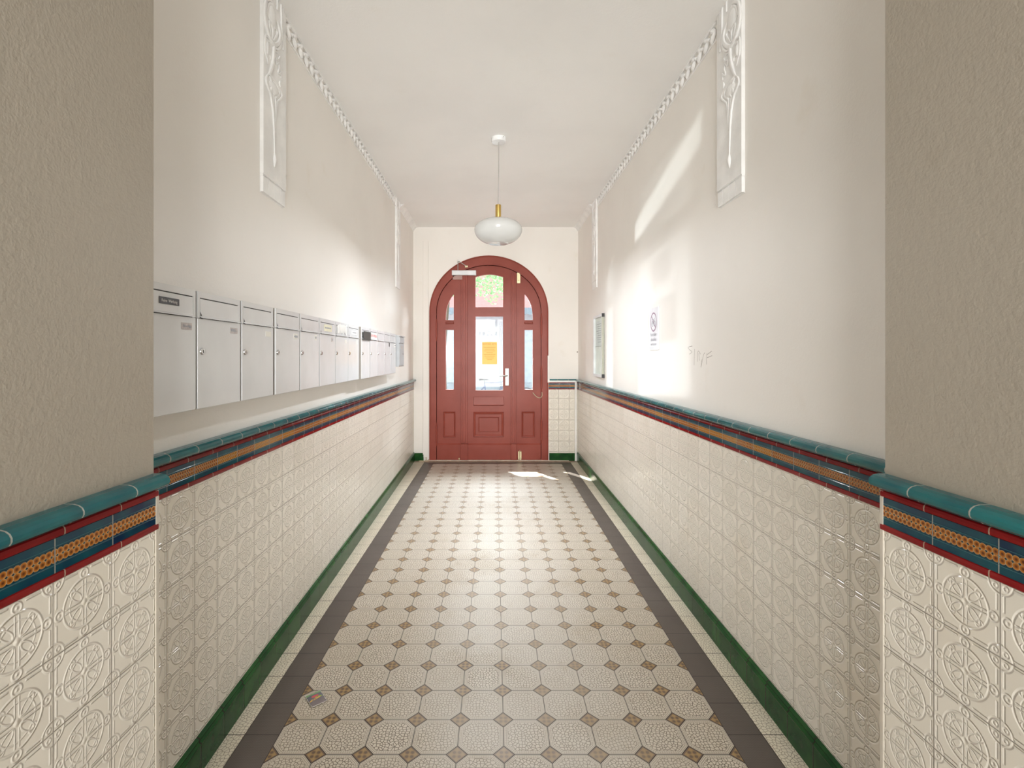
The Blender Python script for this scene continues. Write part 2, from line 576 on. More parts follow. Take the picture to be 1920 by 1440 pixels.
# end behind the viewer, its unseen dark glazed door added for the light
m = MB()
m.plate([(-1.3, 0), (-1.3, 3.2), (1.3, 3.2), (1.3, 0), (.85, 0), (.85, 2.7), (-.85, 2.7), (-.85, 0)], [], YB-.2, YB)
struct(m.build('wall_back', CREAM), 'cream plastered end wall behind the viewer around a dark double door')
d2 = thing('door_2', (0, YB-.1, 0), 'dark wooden glazed double door added unseen behind the viewer', 'door', kind='structure')
DKW = simple('dark_wood', (.10, .07, .05), .5, var=.2)
for xa, xb in ((-.85, -.004), (.004, .85)):
    m = MB(); m.plate(rect(xa, xb, .01, 2.7), [rect(xa+.08, xb-.08, .35, 2.62)], YB-.13, YB-.08)
    q_ = m.build('door_leaf', DKW, d2, (0, YB-.1, 0), bevel=.004)
    m = MB(); m.plate(rect(xa+.075, xb-.075, .345, 2.625), [], YB-.11, YB-.105); m.build('glass_pane', GLASS, q_, (0, YB-.1, 0))
# ---- wainscot, bands, baseboards
def wainscot(name, s, X0, y0, y1, u0, label, zb=.10):
    """X0(y) plaster face; tiles stand 8 mm proud"""
    m = MB()
    def pt(y, z, off): return (X0(y) - s*off, y, z)
    zt0, zt1 = .992+DZ(y0), .992+DZ(y1)
    def uv(y, z): return ((y-u0)/.144, (z-.127)/(.144*(1+DZ(y)/.865)))
    m.face([pt(y0,zb,.008), pt(y1,zb,.008), pt(y1,zt1,.008), pt(y0,zt0,.008)], 0,
           [uv(y0,zb), uv(y1,zb), uv(y1,zt1), uv(y0,zt0)])
    m.face([pt(y1,zb,.008), pt(y1,zb,-.01), pt(y1,zt1,-.01), pt(y1,zt1,.008)], 0, [(.1,.1)]*4)
    m.face([pt(y0,zb,.008), pt(y0,zb,-.01), pt(y0,zt0,-.01), pt(y0,zt0,.008)], 0, [(.1,.1)]*4)
    return struct(m.build(name, TILE, fix=False), label, 'wall tiles')
cl = lambda v: (lambda y: v)
wainscot('trim_1', -1, XL, YP, YF, 1.532, 'embossed cream wall tiles along the left wall under the mailboxes')
wainscot('trim_2', 1, XR, YP, YF, 1.68, 'embossed cream wall tiles along the right wall below the sign')
wainscot('trim_3', -1, cl(PL), YB, YP, .9495, 'embossed cream wall tiles on the left pier nearest the viewer')
wainscot('trim_4', 1, cl(PR), YB, YP, 1.0935, 'embossed cream wall tiles on the right pier nearest the viewer')
# far wall tiles to the right of the door
XFR = XR(YF)
m = MB()
zt = .992 + DZ(YF)
m.face([(.728, YF-.006, .08), (XFR, YF-.006, .08), (XFR, YF-.006, zt), (.728, YF-.006, zt)], 0,
       [(.728/.144, -.3), (XFR/.144, -.3), (XFR/.144, 5.85), (.728/.144, 5.85)])
m.face([(.728, YF-.006, .08), (.728, YF, .08), (.728, YF, zt), (.728, YF-.006, zt)], 0, [(.1,.1)]*4)
struct(m.build('trim_5', TILE, fix=False), 'cream wall tiles on the end wall between door and right corner', 'wall tiles')

def sweep(m, prof, pt0, pt1, u0, u1, mi=0, caps=True, vbase=None):
    """prof list of (offset, z); pt(off, z) -> xyz at each end"""
    L = 0; acc = [0]
    for k in range(1, len(prof)):
        L += math.hypot(prof[k][0]-prof[k-1][0], prof[k][1]-prof[k-1][1]); acc.append(L)
    for k in range(len(prof)-1):
        a, b = prof[k], prof[k+1]
        va = a[1]-vbase if vbase is not None else acc[k]
        vb = b[1]-vbase if vbase is not None else acc[k+1]
        m.face([pt0(*a), pt1(*a), pt1(*b), pt0(*b)], mi, [(u0, va), (u1, va), (u1, vb), (u0, vb)])
    if caps:
        m.face([pt0(*a) for a in prof], mi, [(u0+.05, .02)]*len(prof))
        m.face([pt1(*a) for a in prof][::-1], mi, [(u0+.05, .02)]*len(prof))
    return m

CAPP = [(-.01,1.093),(.013,1.093),(.016,1.0955),(.019,1.099),(.030,1.1005),(.037,1.104),(.0405,1.110),(.0405,1.117),(.037,1.1235),(.030,1.1285),(.020,1.131),(-.01,1.132)]
RED1 = [(-.01,1.0735),(.0085,1.0735),(.0112,1.0755),(.0118,1.082),(.0108,1.088),(.008,1.0905),(-.01,1.0905)]
RED2 = [(-.01,.990),(.008,.990),(.0112,.992),(.0118,.998),(.0112,1.0045),(.008,1.0065),(-.01,1.0065)]
BLUE = [(-.01,1.0065),(.0095,1.0065),(.0095,1.0735),(-.01,1.0735)]
def band(name, pt0, pt1, length, label, j0=0.0):
    m = sweep(MB(), BLUE, pt0, pt1, -j0, length-j0, vbase=1.008)
    b = m.build(name, BAND, smooth=False, fix=False)
    struct(b, label, 'tile border')
    c = sweep(MB(), CAPP, pt0, pt1, .03-j0, length+.03-j0).build('cap_moulding', TEAL, b, smooth=True, fix=False)
    c['label'] = 'rounded teal glazed cap moulding'
    for R_ in (RED1, RED2):
        q = sweep(MB(), R_, pt0, pt1, .04-j0, length+.04-j0).build('red_strip', RED, b, smooth=True, fix=False)
        q['label'] = 'thin dark red glazed strip'
    return b
def lat(s, F, y): return lambda off, z: (F(y) - s*off, y, z + DZ(y))
band('trim_6', lat(-1, XL, YP), lat(-1, XL, YF-.01), YF-YP, 'blue tile border with orange chain along the left wall under the mailboxes', 1.532-YP)
band('trim_7', lat(1, XR, YP), lat(1, XR, YF-.01), YF-YP, 'blue tile border with orange chain along the right wall below the sign', 1.68-YP)
band('trim_8', lat(-1, cl(PL), YB), lat(-1, cl(PL), YP+.002), YP-YB, 'blue tile border with orange chain on the left pier nearest the viewer', .9495-YB-.144*20)
band('trim_9', lat(1, cl(PR), YB), lat(1, cl(PR), YP+.002), YP-YB, 'blue tile border with orange chain on the right pier nearest the viewer', 1.0935-YB-.144*20)
def farpt(x): return lambda off, z: (x, YF - off*.7, z + DZ(YF))
band('trim_10', farpt(.728), farpt(XFR-.012), XFR-.74, 'short blue tile border on the end wall right of the door')

BASEP = [(-.01,0),(.0245,0),(.0245,.094),(.026,.098),(.0245,.1025),(.0205,.104),(.0185,.109),(.0205,.114),(.0175,.119),(.011,.1215),(-.01,.1225)]
def base(name, pt0, pt1, L, label):
    return struct(sweep(MB(), BASEP, pt0, pt1, 0, L).build(name, GREEN, smooth=True, fix=False), label, 'baseboard')
def latb(s, F, y): return lambda off, z: (F(y) - s*off, y, z)
base('baseboard_left', latb(-1, XL, YP), latb(-1, XL, YF-.03), YF-YP, 'dark green glazed tile baseboard along the left wall')
base('baseboard_right', latb(1, XR, YP), latb(1, XR, YF-.03), YF-YP, 'dark green glazed tile baseboard along the right wall')
base('baseboard_pier_left', latb(-1, cl(PL), YB), latb(-1, cl(PL), YP+.015), YP-YB, 'dark green tile baseboard of the left pier')
base('baseboard_pier_right', latb(1, cl(PR), YB), latb(1, cl(PR), YP+.015), YP-YB, 'dark green tile baseboard of the right pier')
def farb(x): return lambda off, z: (x, YF - off*.9, z*.85)
base('baseboard_far_right', farb(.735), farb(XFR-.005), .37, 'short dark green tile baseboard right of the door')
base('baseboard_far_left', farb(XL(YF)+.005), farb(-.966), .13, 'small dark green tile baseboard in the left corner by the door')

# white corner bead where the piers end
for s, P, nm in ((-1, PL, 'left'), (1, PR, 'right')):
    m = MB(); x = P - s*.0085
    m.box(min(x, x - s*.002), max(x, x - s*.002), YP-.006, YP+.004, .12, 1.09)
    struct(m.build('trim_%d' % (11 if s < 0 else 12), simple('grout_cream', (.62, .57, .49), .5)), 'thin white grout edge at the end of the %s pier tiles' % nm, 'edge strip')

# ceiling frieze: a moulded strip of overlapping leaves along each side wall
def frieze(name, s, F, y0, y1, label):
    m = MB()
    pitch = .082; n = int((y1-y0)/pitch)
    for k in range(n):
        y = y0 + (k+.5)*pitch
        for dz, sg in ((-.022, 1), (-.052, -1)):
            zc = ZC(y) + dz - .008
            # a leaf: leaning flattened lozenge dome
            rings = []
            vs = []; fs = []
            for i in range(3):
                q = (1.0, .72, .0)[i]; hgt = (.002, .012, .019)[i]
                for j in range(12):
                    a = 2*pi*j/12
                    yy = .036*cos(a)*q; zz = .016*sin(a)*q
                    yr = yy*cos(.62*sg) - zz*sin(.62*sg); zr = yy*sin(.62*sg) + zz*cos(.62*sg)
                    vs.append((F(y) - s*hgt, y + yr, zc + zr))
            for i in range(2):
                for j in range(12):
                    j2 = (j+1) % 12
                    fs.append((i*12+j, i*12+j2, (i+1)*12+j2, (i+1)*12+j))
            m.add(vs, fs)
        # bud between the leaves
        m.lathe([(.011, 0), (.010, .010), (.005, .016), (0, .018)], (F(y+pitch/2), y + pitch/2, ZC(y) - .046), 10, 'x') if s < 0 else \
        m.lathe([(.011, 0), (.010, -.010), (.005, -.016), (0, -.018)], (F(y+pitch/2), y + pitch/2, ZC(y) - .046), 10, 'x')
    def pt(y): return lambda off, z: (F(y) - s*off, y, ZC(y) + z)
    for prof in ([(0,-.096),(.006,-.096),(.008,-.092),(.006,-.088),(0,-.088)], [(0,-.012),(.010,-.012),(.012,-.006),(.010,.004),(0,.004)]):
        sweep(m, prof, pt(y0), pt(y1), 0, 1)
    return struct(m.build(name, STUCCO, smooth=True, fix=True), label, 'frieze')
frieze('trim_13', -1, XL, 2.43, 5.37, 'white stucco leaf frieze below the ceiling on the left wall')
frieze('trim_14', 1, XR, 2.47, 5.40, 'white stucco leaf frieze below the ceiling on the right wall')
# plain cove beyond the far plaques
for s, F, nm, no in ((-1, XL, 'left', 15), (1, XR, 'right', 16)):
    def pt(y): return lambda off, z: (F(y) - s*off, y, ZC(y) + z)
    m = sweep(MB(), [(0,-.055),(.008,-.050),(.020,-.030),(.034,-.012),(.055,-.004),(.055,.004),(0,.004)], pt(5.62), pt(YF), 0, 1)
    struct(m.build('trim_%d' % no, STUCCO, smooth=True), 'plain white cove moulding in the far %s ceiling corner' % nm, 'moulding')

# thresholds
m = MB(); m.box(-1.10, 1.11, 6.585, 6.665, -.05, .003)
struct(m.build('trim_17', BROWNST), 'worn brown stone strip on the floor before the door', 'threshold')
m = MB(); m.box(-.95, 1.00, 6.66, 6.80, -.05, .010)
struct(m.build('trim_18', STONE, bevel=.003), 'pale stone door sill under the red door', 'threshold')

# cable ducts by the door
m = MB(); m.box(-.975, -.900, YF-.022, YF, .05, 2.98)
struct(m.build('trim_19', CREAM, bevel=.004), 'cream boxed pipe casing running down left of the door', 'pipe casing')
m = MB(); m.box(.720, 1.105, YF-.034, YF-.012, 1.063, 1.088); m.box(1.080, 1.105, YF-.034, YF-.008, .0, 1.064)
struct(m.build('trim_20', WHITE, bevel=.002), 'white cable duct crossing the tile border right of the door', 'cable duct')
m = MB(); m.box(.712, .738, YF-.030, YF, 1.06, 1.425)
struct(m.build('trim_21', WHITE, bevel=.002), 'short upright white cable duct at the right edge of the door', 'cable duct')

# ------------------------------------------------------------------ the arched door
door = thing('door_1', (DCX, 6.70, 0), 'red painted arched wooden front door with three leaves and glass panes', 'door', kind='structure')
DO = (DCX, 6.70, 0)
def px(x): return (x-928)*.007243
def pz(y): return 1.43 + (666-y)*.007243
m = MB()
m.plate(ARCH_O + ARCH_I[::-1], [], 6.685, 6.80)
fr = m.build('door_frame', PAINT, door, DO, bevel=.004)
b = MB(); b.plate(ARCH_O + arch(.690, .614, 2.017)[::-1], [], 6.756, 6.80)
b.build('door_stop', PAINT, fr, DO)
# raised bead following the frame
b = MB()
pts = [(x, 6.683, z) for x, z in arch(.795, .752, 2.017)]
b.tube(pts, .006, 6)
b.build('frame_bead', PAINT, fr, DO, smooth=True)

def archz(x, rx=.707, ry=.631, zs=2.017):
    q = 1 - ((x-DCX)/rx)**2
    return zs + ry*sqrt(max(q, 0))
def leaf_poly(xa, xb):
    n = 16; lo = max(xa, DCX-.706); hi = min(xb, DCX+.706)
    top = [(lo + (hi-lo)*k/n, archz(lo + (hi-lo)*k/n)) for k in range(n+1)]
    return [(lo, .012)] + top + [(hi, .012)]
def moulding(m, x0, x1, z0, z1, w, y0, h):
    """mitred raised frame: outer rectangle, ridge, inner rectangle"""
    loops = []
    for ins, d in ((0, 0), (w*.25, h), (w*.7, h*.7), (w, 0)):
        loops.append([(x0+ins, y0-d, z0+ins), (x1-ins, y0-d, z0+ins), (x1-ins, y0-d, z1-ins), (x0+ins, y0-d, z1-ins)])
    for a, b_ in zip(loops, loops[1:]):
        for k in range(4):
            k2 = (k+1) % 4
            m.face([a[k], a[k2], b_[k2], b_[k]])

YL = 6.705
# side lights and centre panes
zu0, zu1, zl0, zl1 = pz(600), pz(551), pz(730.5), pz(618.5)
def quarter(xin, xout):
    """upper side pane: straight inner edge, curved outer edge"""
    pts = [(xin, zu0)]
    pts.append((xin, zu1))
    n = 10
    for k in range(1, n+1):
        t = k/n
        pts.append((xin + (xout-xin)*sin(t*pi/2)**.9, zu0 + (zu1-zu0)*(1 - t)**.72 if t < 1 else zu0))
    return pts
cux0, cux1 = px(891.7), px(943.2)
CU = [(cux0, pz(575.7)), (cux0, pz(519))] + [(cux0 + (cux1-cux0)*k/10, pz(519) + (pz(514.5)-pz(519))*sin(pi*k/10)) for k in range(1, 10)] + [(cux1, pz(519)), (cux1, pz(575.7))]
CLW = rect(cux0, cux1, pz(731.7), pz(593.3))
leaves = {}
specs = {
    'left':   (px(818), px(866), [quarter(px(850.8), px(835.7)), rect(px(835.7), px(850.8), zl0, zl1)]),
    'centre': (px(866.6), px(967.4), [CU, CLW]),
    'right':  (px(968), px(1016), [quarter(px(983.7), px(999)), rect(px(983.7), px(999), zl0, zl1)]),
}
for nm, (xa, xb, holes) in specs.items():
    m = MB(); m.plate(leaf_poly(xa, xb), holes, YL, YL+.045)
    lf = m.build('door_leaf', PAINT, door, DO, bevel=.002)
    leaves[nm] = lf
    for h in holes:
        g = MB(); cxm = sum(p[0] for p in h)/len(h); czm = sum(p[1] for p in h)/len(h)
        g.plate([(cxm+(x-cxm)*1.03, czm+(z-czm)*1.015) for x, z in h], [], YL+.020, YL+.024)
        g.build('glass_pane', GLASS, lf, DO)
    # kick board
    k = MB(); xk0, xk1 = max(xa, DCX-.706)+.004, min(xb, DCX+.706)-.004
    k.box(xk0, xk1, YL-.014, YL, .012, .215)
    k.add([(xk0, YL-.014, .215), (xk1, YL-.014, .215), (xk1, YL, .232), (xk0, YL, .232)], [(0,1,2,3)])
    k.build('kick_board', PAINT, lf, DO, bevel=.002)
leaves['left']['label'] = 'narrow left door leaf'
leaves['centre']['label'] = 'wide centre door leaf with handle'
leaves['right']['label'] = 'narrow right door leaf with bolts'
# mouldings and panels
m = MB(); moulding(m, px(887.5), px(944.5), pz(819.5), pz(772.5), .030, YL, .014)
m.box(px(894), px(938), YL-.004, YL, pz(813), pz(779)); moulding(m, px(897), px(935.5), pz(810), pz(782), .012, YL-.004, .008)
m.build('lower_panel', PAINT, leaves['centre'], DO)
m = MB()
x0, x1, z0, z1 = px(887.7), px(944.5), pz(760.7), pz(744)
m.add([(x0, YL, z0), (x1, YL, z0), (x1, YL-.026, z0+.012), (x0, YL-.026, z0+.012), (x1-.004, YL-.012, z1), (x0+.004, YL-.012, z1), (x1, YL, z1), (x0, YL, z1)],
      [(0,1,2,3), (3,2,4,5), (5,4,6,7), (0,3,5,7), (1,6,4,2)])
m.build('drip_rail', PAINT, leaves['centre'], DO, bevel=.002)
for nm, a, b in (('left', 831, 854), ('right', 978, 1002.5)):
    m = MB(); moulding(m, px(a), px(b), pz(820), pz(772), .022, YL, .013)
    m.build('lower_panel', PAINT, leaves[nm], DO)
    m = MB(); moulding(m, px(835.2 if nm == 'left' else 983.2), px(851.3 if nm == 'left' else 999.5), pz(607.5), pz(603), .010, YL, .008)
    m.build('cross_rail_bead', PAINT, leaves[nm], DO)
# astragals on the centre leaf
for a, b in ((864.3, 876.5), (958.3, 968)):
    m = MB(); xa, xb = px(a), px(b); zt_ = min(archz(xa), archz(xb)) - .01
    m.box(xa, xb, YL-.018, YL, .23, zt_)
    w = xb-xa
    m.box(xa+w*.3, xb-w*.3, YL-.024, YL-.018, .24, zt_-.02)
    m.box(xa-.004, xb+.004, YL-.030, YL, .012, .228)
    m.build('cover_strip', PAINT, leaves['centre'], DO, bevel=.003)
# hinges
def hinge(x, ya, yb):
    m = MB(); z0, z1 = pz(yb), pz(ya); x = px(x); L = z1-z0
    m.lathe([(0, 0), (.004, .004), (.007, .03), (.010, .05), (.012, .052), (.012, L*.5-.003), (.0135, L*.5-.003), (.0135, L*.5+.003), (.012, L*.5+.003), (.012, L-.052), (.010, L-.05), (.007, L-.03), (.004, L-.004), (0, L)],
            (x, YL-.016, z0), 14)
    m.build('hinge', PAINT, door, DO, smooth=True)
for a in ((1015, 587, 635), (1015, 685, 735), (1015, 783, 832), (818.5, 597, 640), (818.5, 792, 837)): hinge(*a)
# door closer
m = MB(); m.box(px(847.7), px(893.0), YL-.058, YL-.012, pz(517), pz(508))
dc = m.build('door_closer', SILVER, door, DO, bevel=.004)
dc['label'] = 'silver door closer box with linkage arm'
m = MB(); m.box(px(849), px(867), YL-.020, YL, pz(524.5), pz(516))
m.build('mounting_plate', simple('closer_plate', (.42, .25, .22), .4), dc, DO, bevel=.002)
m = MB(); m.tube([(px(859), YL-.04, pz(509)), (px(859), YL-.05, pz(497)), (px(859.5), YL-.05, pz(489))], .006, 8)
m.tube([(px(859.5), YL-.052, pz(490)), (px(867), YL-.045, pz(495)), (px(876), YL-.03, pz(500.5))], .0055, 8)
m.lathe([(.011, -.006), (.011, .006)], (px(859.5), YL-.052, pz(489.5)), 14, 'y')
m.build('closer_arm', STEEL, dc, DO, smooth=True)
m = MB(); m.box(px(872), px(877.5), YL-.035, YL-.005, pz(502), pz(498.5))
m.build('arm_bracket', BRASSOLD, dc, DO, bevel=.002)
# handle
m = MB(); m.box(px(947.3), px(954), YL-.010, YL, pz(723), pz(690.7))
hd = m.build('door_handle', STEEL, leaves['centre'], DO, bevel=.003)
m = MB()
m.tube([(px(950.8), YL-.005, pz(704.3)), (px(950.8), YL-.05, pz(704.3)), (px(948.5), YL-.060, pz(704.3)), (px(936.5), YL-.060, pz(704.6))], .010, 10)
m.lathe([(.013, 0), (.013, .010), (.0, .010)], (px(950.8), YL-.020, pz(704.3)), 14, 'y')
m.build('lever', STEEL, hd, DO, smooth=True)
m = MB(); m.lathe([(.0085, 0), (.0085, .004), (0, .004)], (px(950.8), YL-.014, pz(714)), 14, 'y')
m.build('lock_cylinder', CHROME, hd, DO)
# bolts
m = MB(); m.box(px(969.3), px(975.6), YL-.008, YL, pz(531), pz(510)); m.box(px(971), px(974), YL-.022, YL-.008, pz(527), pz(512))
m.lathe([(.008, 0), (.008, -.02), (0, -.02)], (px(972.5), YL-.022, pz(526)), 10, 'y')
bo = m.build('top_bolt', BRASSOLD, leaves['right'], DO, bevel=.002); bo['label'] = 'old brass bolt at top'
m = MB(); m.box(px(971.5), px(977.5), YL-.026, YL-.014, pz(861), pz(846)); m.tube([(px(974.4), YL-.034, pz(861)), (px(974.4), YL-.034, pz(843))], .006, 8)
bo = m.build('bottom_bolt', BRASSOLD, leaves['right'], DO, bevel=.001); bo['label'] = 'old brass bolt at bottom'
m = MB(); m.lathe([(.012, 0), (.012, -.012), (.006, -.02), (0, -.02)], (px(861), YL-.014, pz(859.5)), 12, 'y')
m.build('floor_bolt', BRASSOLD, leaves['left'], DO)
# cable loop on right leaf
m = MB()
loop = smooth_line([(px(999), YL-.008, pz(736)), (px(1003), YL-.012, pz(741)), (px(1008), YL-.018, pz(745)), (px(1013), YL-.018, pz(745.5)), (px(1016), YL-.018, pz(742)), (px(1016), YL-.018, pz(735))])
m.tube(loop, .0055, 8); cb = m.build('door_cable', CABLE, door, DO, smooth=True); cb['label'] = 'beige cable loop hanging at the right hinge'

# notices taped to the centre pane
def sheet(name, x0, x1, z0, z1, y, mat_, label):
    t = thing(name, ((x0+x1)/2, y, (z0+z1)/2), label, 'notice')
    O = t.location[:]
    m = MB(); n = 6
    vs = []
    for i in range(n+1):
        for j in range(n+1):
            vs.append((x0+(x1-x0)*i/n, y - .0015*sin(pi*i/n)*sin(pi*j/n), z0+(z1-z0)*j/n))
    k = len(vs)
    vs += [(a, b+.0008, c) for a, b, c in vs]
    fs = []
    for i in range(n):
        for j in range(n):
            q = [i*(n+1)+j, (i+1)*(n+1)+j, (i+1)*(n+1)+j+1, i*(n+1)+j+1]
            fs.append(q); fs.append([k+a for a in q[::-1]])
    m.add(vs, fs)
    m.build('paper_sheet', mat_, t, O, smooth=True, fix=False)
    return t, O
NX0, NX1, NZ0, NZ1 = px(903.8), px(932.2), pz(683.2), pz(641.2)
t, O = sheet('yellow_notice', NX0, NX1, NZ0, NZ1, YL+.014, YELLOW, 'yellow paper notice taped inside the large centre door pane')
m = MB()
for s_, z_, sz in (('ACHTUNG  BITTE', NZ1-.028, .026),):
    vs, fs = text_data(s_, sz); m.add([((NX0+NX1)/2 + a*.9, YL+.0105, z_+b) for a, b, c in vs], fs)
for k in range(8):
    z_ = NZ1-.075-.024*k; w = (.16, .13, .15, .09, .16, .14, .11, .07)[k]
    m.box((NX0+NX1)/2-w/2, (NX0+NX1)/2+w/2, YL+.0106, YL+.0112, z_, z_+.004)
m.build('print', YELLOWINK, t, O, fix=False)
t, O = sheet('paper_notice', px(909.7), px(928), pz(627), pz(600.5), YL+.014, thin_paper('old_paper', (.70, .71, .72), .5), 'small pale paper notice on the centre door pane above the yellow one')
for k, (w, z_) in enumerate(((.10, 606.5), (.10, 619), (.08, 622))):
    m = MB(); m.box(px(919)-w/2, px(919)+w/2, YL+.0106, YL+.0112, pz(z_), pz(z_)+.007)
    m.build('printed_line', INKGREY, t, O, fix=False)

# ------------------------------------------------------------------ stucco plaques
OUT = [(.178,.977),(.183,.937),(.185,.861),(.185,.788),(.172,.75),(.138,.714),(.107,.706)]
INN = [(.111,.856),(.138,.842),(.16,.824),(.167,.798),(.156,.761),(.124,.727),(.094,.71),(.064,.712),(.036,.73),(.015,.752),(.006,.785),(.010,.826),(.023,.86),(.052,.886),(.081,.897),(.094,.887)]
REL = [(OUT, .008), (INN, .011), ([(.094,.879),(.069,.878),(.044,.856),(.031,.827),(.029,.806)], .007),
       ([(.085,.725),(.09,.757),(.081,.78),(.056,.79),(.052,.773),(.064,.748),(.081,.722)], .006),
       ([(.094,.726),(.12,.76),(.138,.788),(.124,.8),(.103,.79),(.094,.759)], .006),
       ([(.098,.717),(.101,.698),(.096,.661),(.084,.613),(.064,.569),(.048,.545)], .011),
       ([(.048,.547),(.026,.523),(.021,.5),(.037,.485),(.056,.473),(.067,.46),(.08,.435),(.091,.403),(.097,.369),(.102,.334),(.105,.295),(.108,.25),(.110,.215)], .008),
       ([(.052,.548),(.09,.551),(.129,.547),(.165,.541),(.185,.526),(.178,.506),(.138,.468)], .008),
       ([(.052,.542),(.073,.529),(.075,.502),(.064,.471)], .008), ([(.064,.541),(.107,.535),(.116,.507),(.09,.476)], .008),
       ([(.081,.542),(.142,.538),(.156,.515),(.124,.482)], .008), ([(.138,.472),(.128,.428),(.116,.33)], .005),
       ([(.116,.478),(.115,.43),(.110,.33)], .005), ([(.09,.472),(.096,.438),(.1,.37)], .005),
       ([(.073,.705),(.048,.709),(.019,.703),(.010,.681),(.010,.652),(.013,.626),(.027,.612),(.042,.589)], .006),
       ([(.056,.694),(.027,.688),(.023,.662),(.037,.642),(.06,.64),(.07,.626)], .006),
       ([(.116,.69),(.138,.699),(.165,.699),(.151,.674),(.124,.662),(.129,.64),(.16,.666)], .005),
       ([(.156,.655),(.16,.637),(.147,.612),(.165,.614),(.183,.633),(.178,.6)], .005),
       ([(.175,.585),(.165,.57),(.172,.556)], .005)]
def plaque(s, F, y0, zb, label):
    """y0: edge nearest the viewer; s side; built around an Empty at its lower near corner on the wall"""
    W = .245; TH = .017
    t = thing('stucco_plaque', (F(y0), y0, zb), label, 'wall ornament', 'stucco plaques on the side walls', rotz=-math.atan2(F(y0+1)-F(y0), 1))
    H = ZC(y0) - zb + .01
    def q(c, z, d): return (-s*d, c, z)
    m = MB()
    m.box(min(0, -s*TH), max(0, -s*TH), 0, W, .0835, H)
    # lower fascia stands back a little, with three tapering slots between pads
    fx = TH-.003
    m.box(min(0, -s*(fx-.012)), max(0, -s*(fx-.012)), .002, W-.002, .0, .084)
    xs = [.004, .054, .066, .121, .133, .184, .196, W-.004]
    for k in range(4):
        a, b = [(.004, .056), (.064, .122), (.130, .186), (.194, W-.004)][k]
        pts = [(a, .004), (b+(.006 if k < 3 else 0), .004), (b, .080), (a-(.0 if k == 0 else .004), .080)]
        vs = [q(c, z, 0) for c, z in pts] + [q(c, z, fx) for c, z in pts]
        m.add(vs, [(4,5,6,7), (0,1,5,4), (1,2,6,5), (2,3,7,6), (3,0,4,7)])
    m.box(min(0, -s*(fx)), max(0, -s*(fx)), .002, W-.002, .074, .084)
    m.build('panel', STUCCO, t, bevel=.0015)
    r = MB()
    for pts, w in REL:
        L = smooth_line(pts, 5)
        n = len(L)
        rad = [w*(.45 + .55*sin(pi*min(1, (k+1)/(n*.3))/2)) * (1 if k < n*.7 else (.4+.6*(n-k)/(n*.3))) for k in range(n)]
        r.tube([q(c, z, TH+.002) for c, z in L], rad, 8, flat=(0, .75))
    # tip bulb
    r.lathe([(0, .145), (.004, .155), (.012, .185), (.009, .2), (.004, .214), (0, .222)], q(.110, 0, TH), 10)
    # raised bud surfaces in the loop and shell
    for (c, z, a, b) in ((.085, .835, .045, .05), (.105, .512, .05, .03), (.03, .655, .016, .035)):
        vs = []; fs = []
        for i, (qq, hh) in enumerate(((1, 0), (.8, .006), (.45, .010), (0, .011))):
            for j in range(16):
                an = 2*pi*j/16
                vs.append(q(c + a*cos(an)*qq, z + b*sin(an)*qq, TH + hh))
        for i in range(3):
            for j in range(16):
                fs.append((i*16+j, i*16+(j+1) % 16, (i+1)*16+(j+1) % 16, (i+1)*16+j))
        r.add(vs, fs)
    # framing ribs above
    r.tube([q(.205, .75, TH), q(.205, 1.0, TH)], .006, 6)
    r.tube([q(.140, .90, TH), q(.140, 1.0, TH)], .006, 6)
    r.build('flower_relief', STUCCO, t, smooth=True)
    return t
plaque(-1, XL, 2.175, 2.150, 'white stucco plaque with stylised flower relief, near one on the left wall')
plaque(1, XR, 2.197, 2.155, 'white stucco plaque with stylised flower relief, near one on the right wall')
plaque(-1, XL, 5.37, 2.172, 'white stucco plaque with flower relief, far one on the left wall beyond the mailboxes')
plaque(1, XR, 5.40, 2.172, 'white stucco plaque with flower relief, far one on the right wall above the notice case')

# ------------------------------------------------------------------ pendant lamp
LX, LY = .030, 3.85
LZ = ZC(LY)
lamp = thing('pendant_lamp', (LX, LY, LZ), 'pendant lamp with flattened white opal glass shade and brass neck hanging from the ceiling', 'lamp')
LO = (LX, LY, LZ)
m = MB(); m.lathe([(.0, 0), (.056, 0), (.057, -.004), (.057, -.028), (.054, -.034), (.0, -.034)], LO, 40)
c = m.build('ceiling_cup', simple('white_lacquer', (.82, .83, .84), .15), lamp, LO, smooth=True); c['label'] = 'white ceiling cup'
m = MB(); m.lathe([(.004, 0), (.004, .003), (0, .003)], (LX+.035, LY-.0565, LZ-.014), 8, 'y'); m.build('cup_screw', STEEL, c, LO)
ZB = 1.43 + (666-384)*LY/925
m = MB(); m.tube([(LX, LY, LZ-.03), (LX-.001, LY, (LZ+ZB)/2), (LX-.004, LY, ZB)], .003, 8)
c = m.build('cord', simple('grey_cord', (.42, .40, .38), .5), lamp, LO, smooth=True); c['label'] = 'thin grey cord'
XS = LX-.004
ZG = 1.43 + (666-409.5)*LY/925
m = MB(); m.lathe([(0, ZB-ZG), (.018, ZB-ZG), (.022, ZB-ZG-.003), (.022, .0), (.020, -.01), (0, -.01)], (XS, LY, ZG), 32)
c = m.build('neck', BRASS, lamp, LO, smooth=True); c['label'] = 'brass neck'
ZD = 1.43 + (666-457)*LY/925
H = ZG - ZD
prof = [(.023, .0)]
for k in range(1, 15):                      # upper half
    a_ = pi/2*(1 - k/14)
    prof.append((max(.024, .187*cos(a_)), -.45*H + .45*H*sin(a_)))
for k in range(1, 13):                      # lower half, cut off by the flat underside
    h_ = .535*k/12
    prof.append((.187*sqrt(1 - (h_/.597)**2), -(.45 + h_)*H))
prof += [(.079, -.993*H), (.0, -.993*H)]
m = MB(); m.lathe(prof, (XS, LY, ZG), 56)
c = m.build('lamp_shade', OPAL, lamp, LO, smooth=True); c['label'] = 'flattened white opal glass shade'

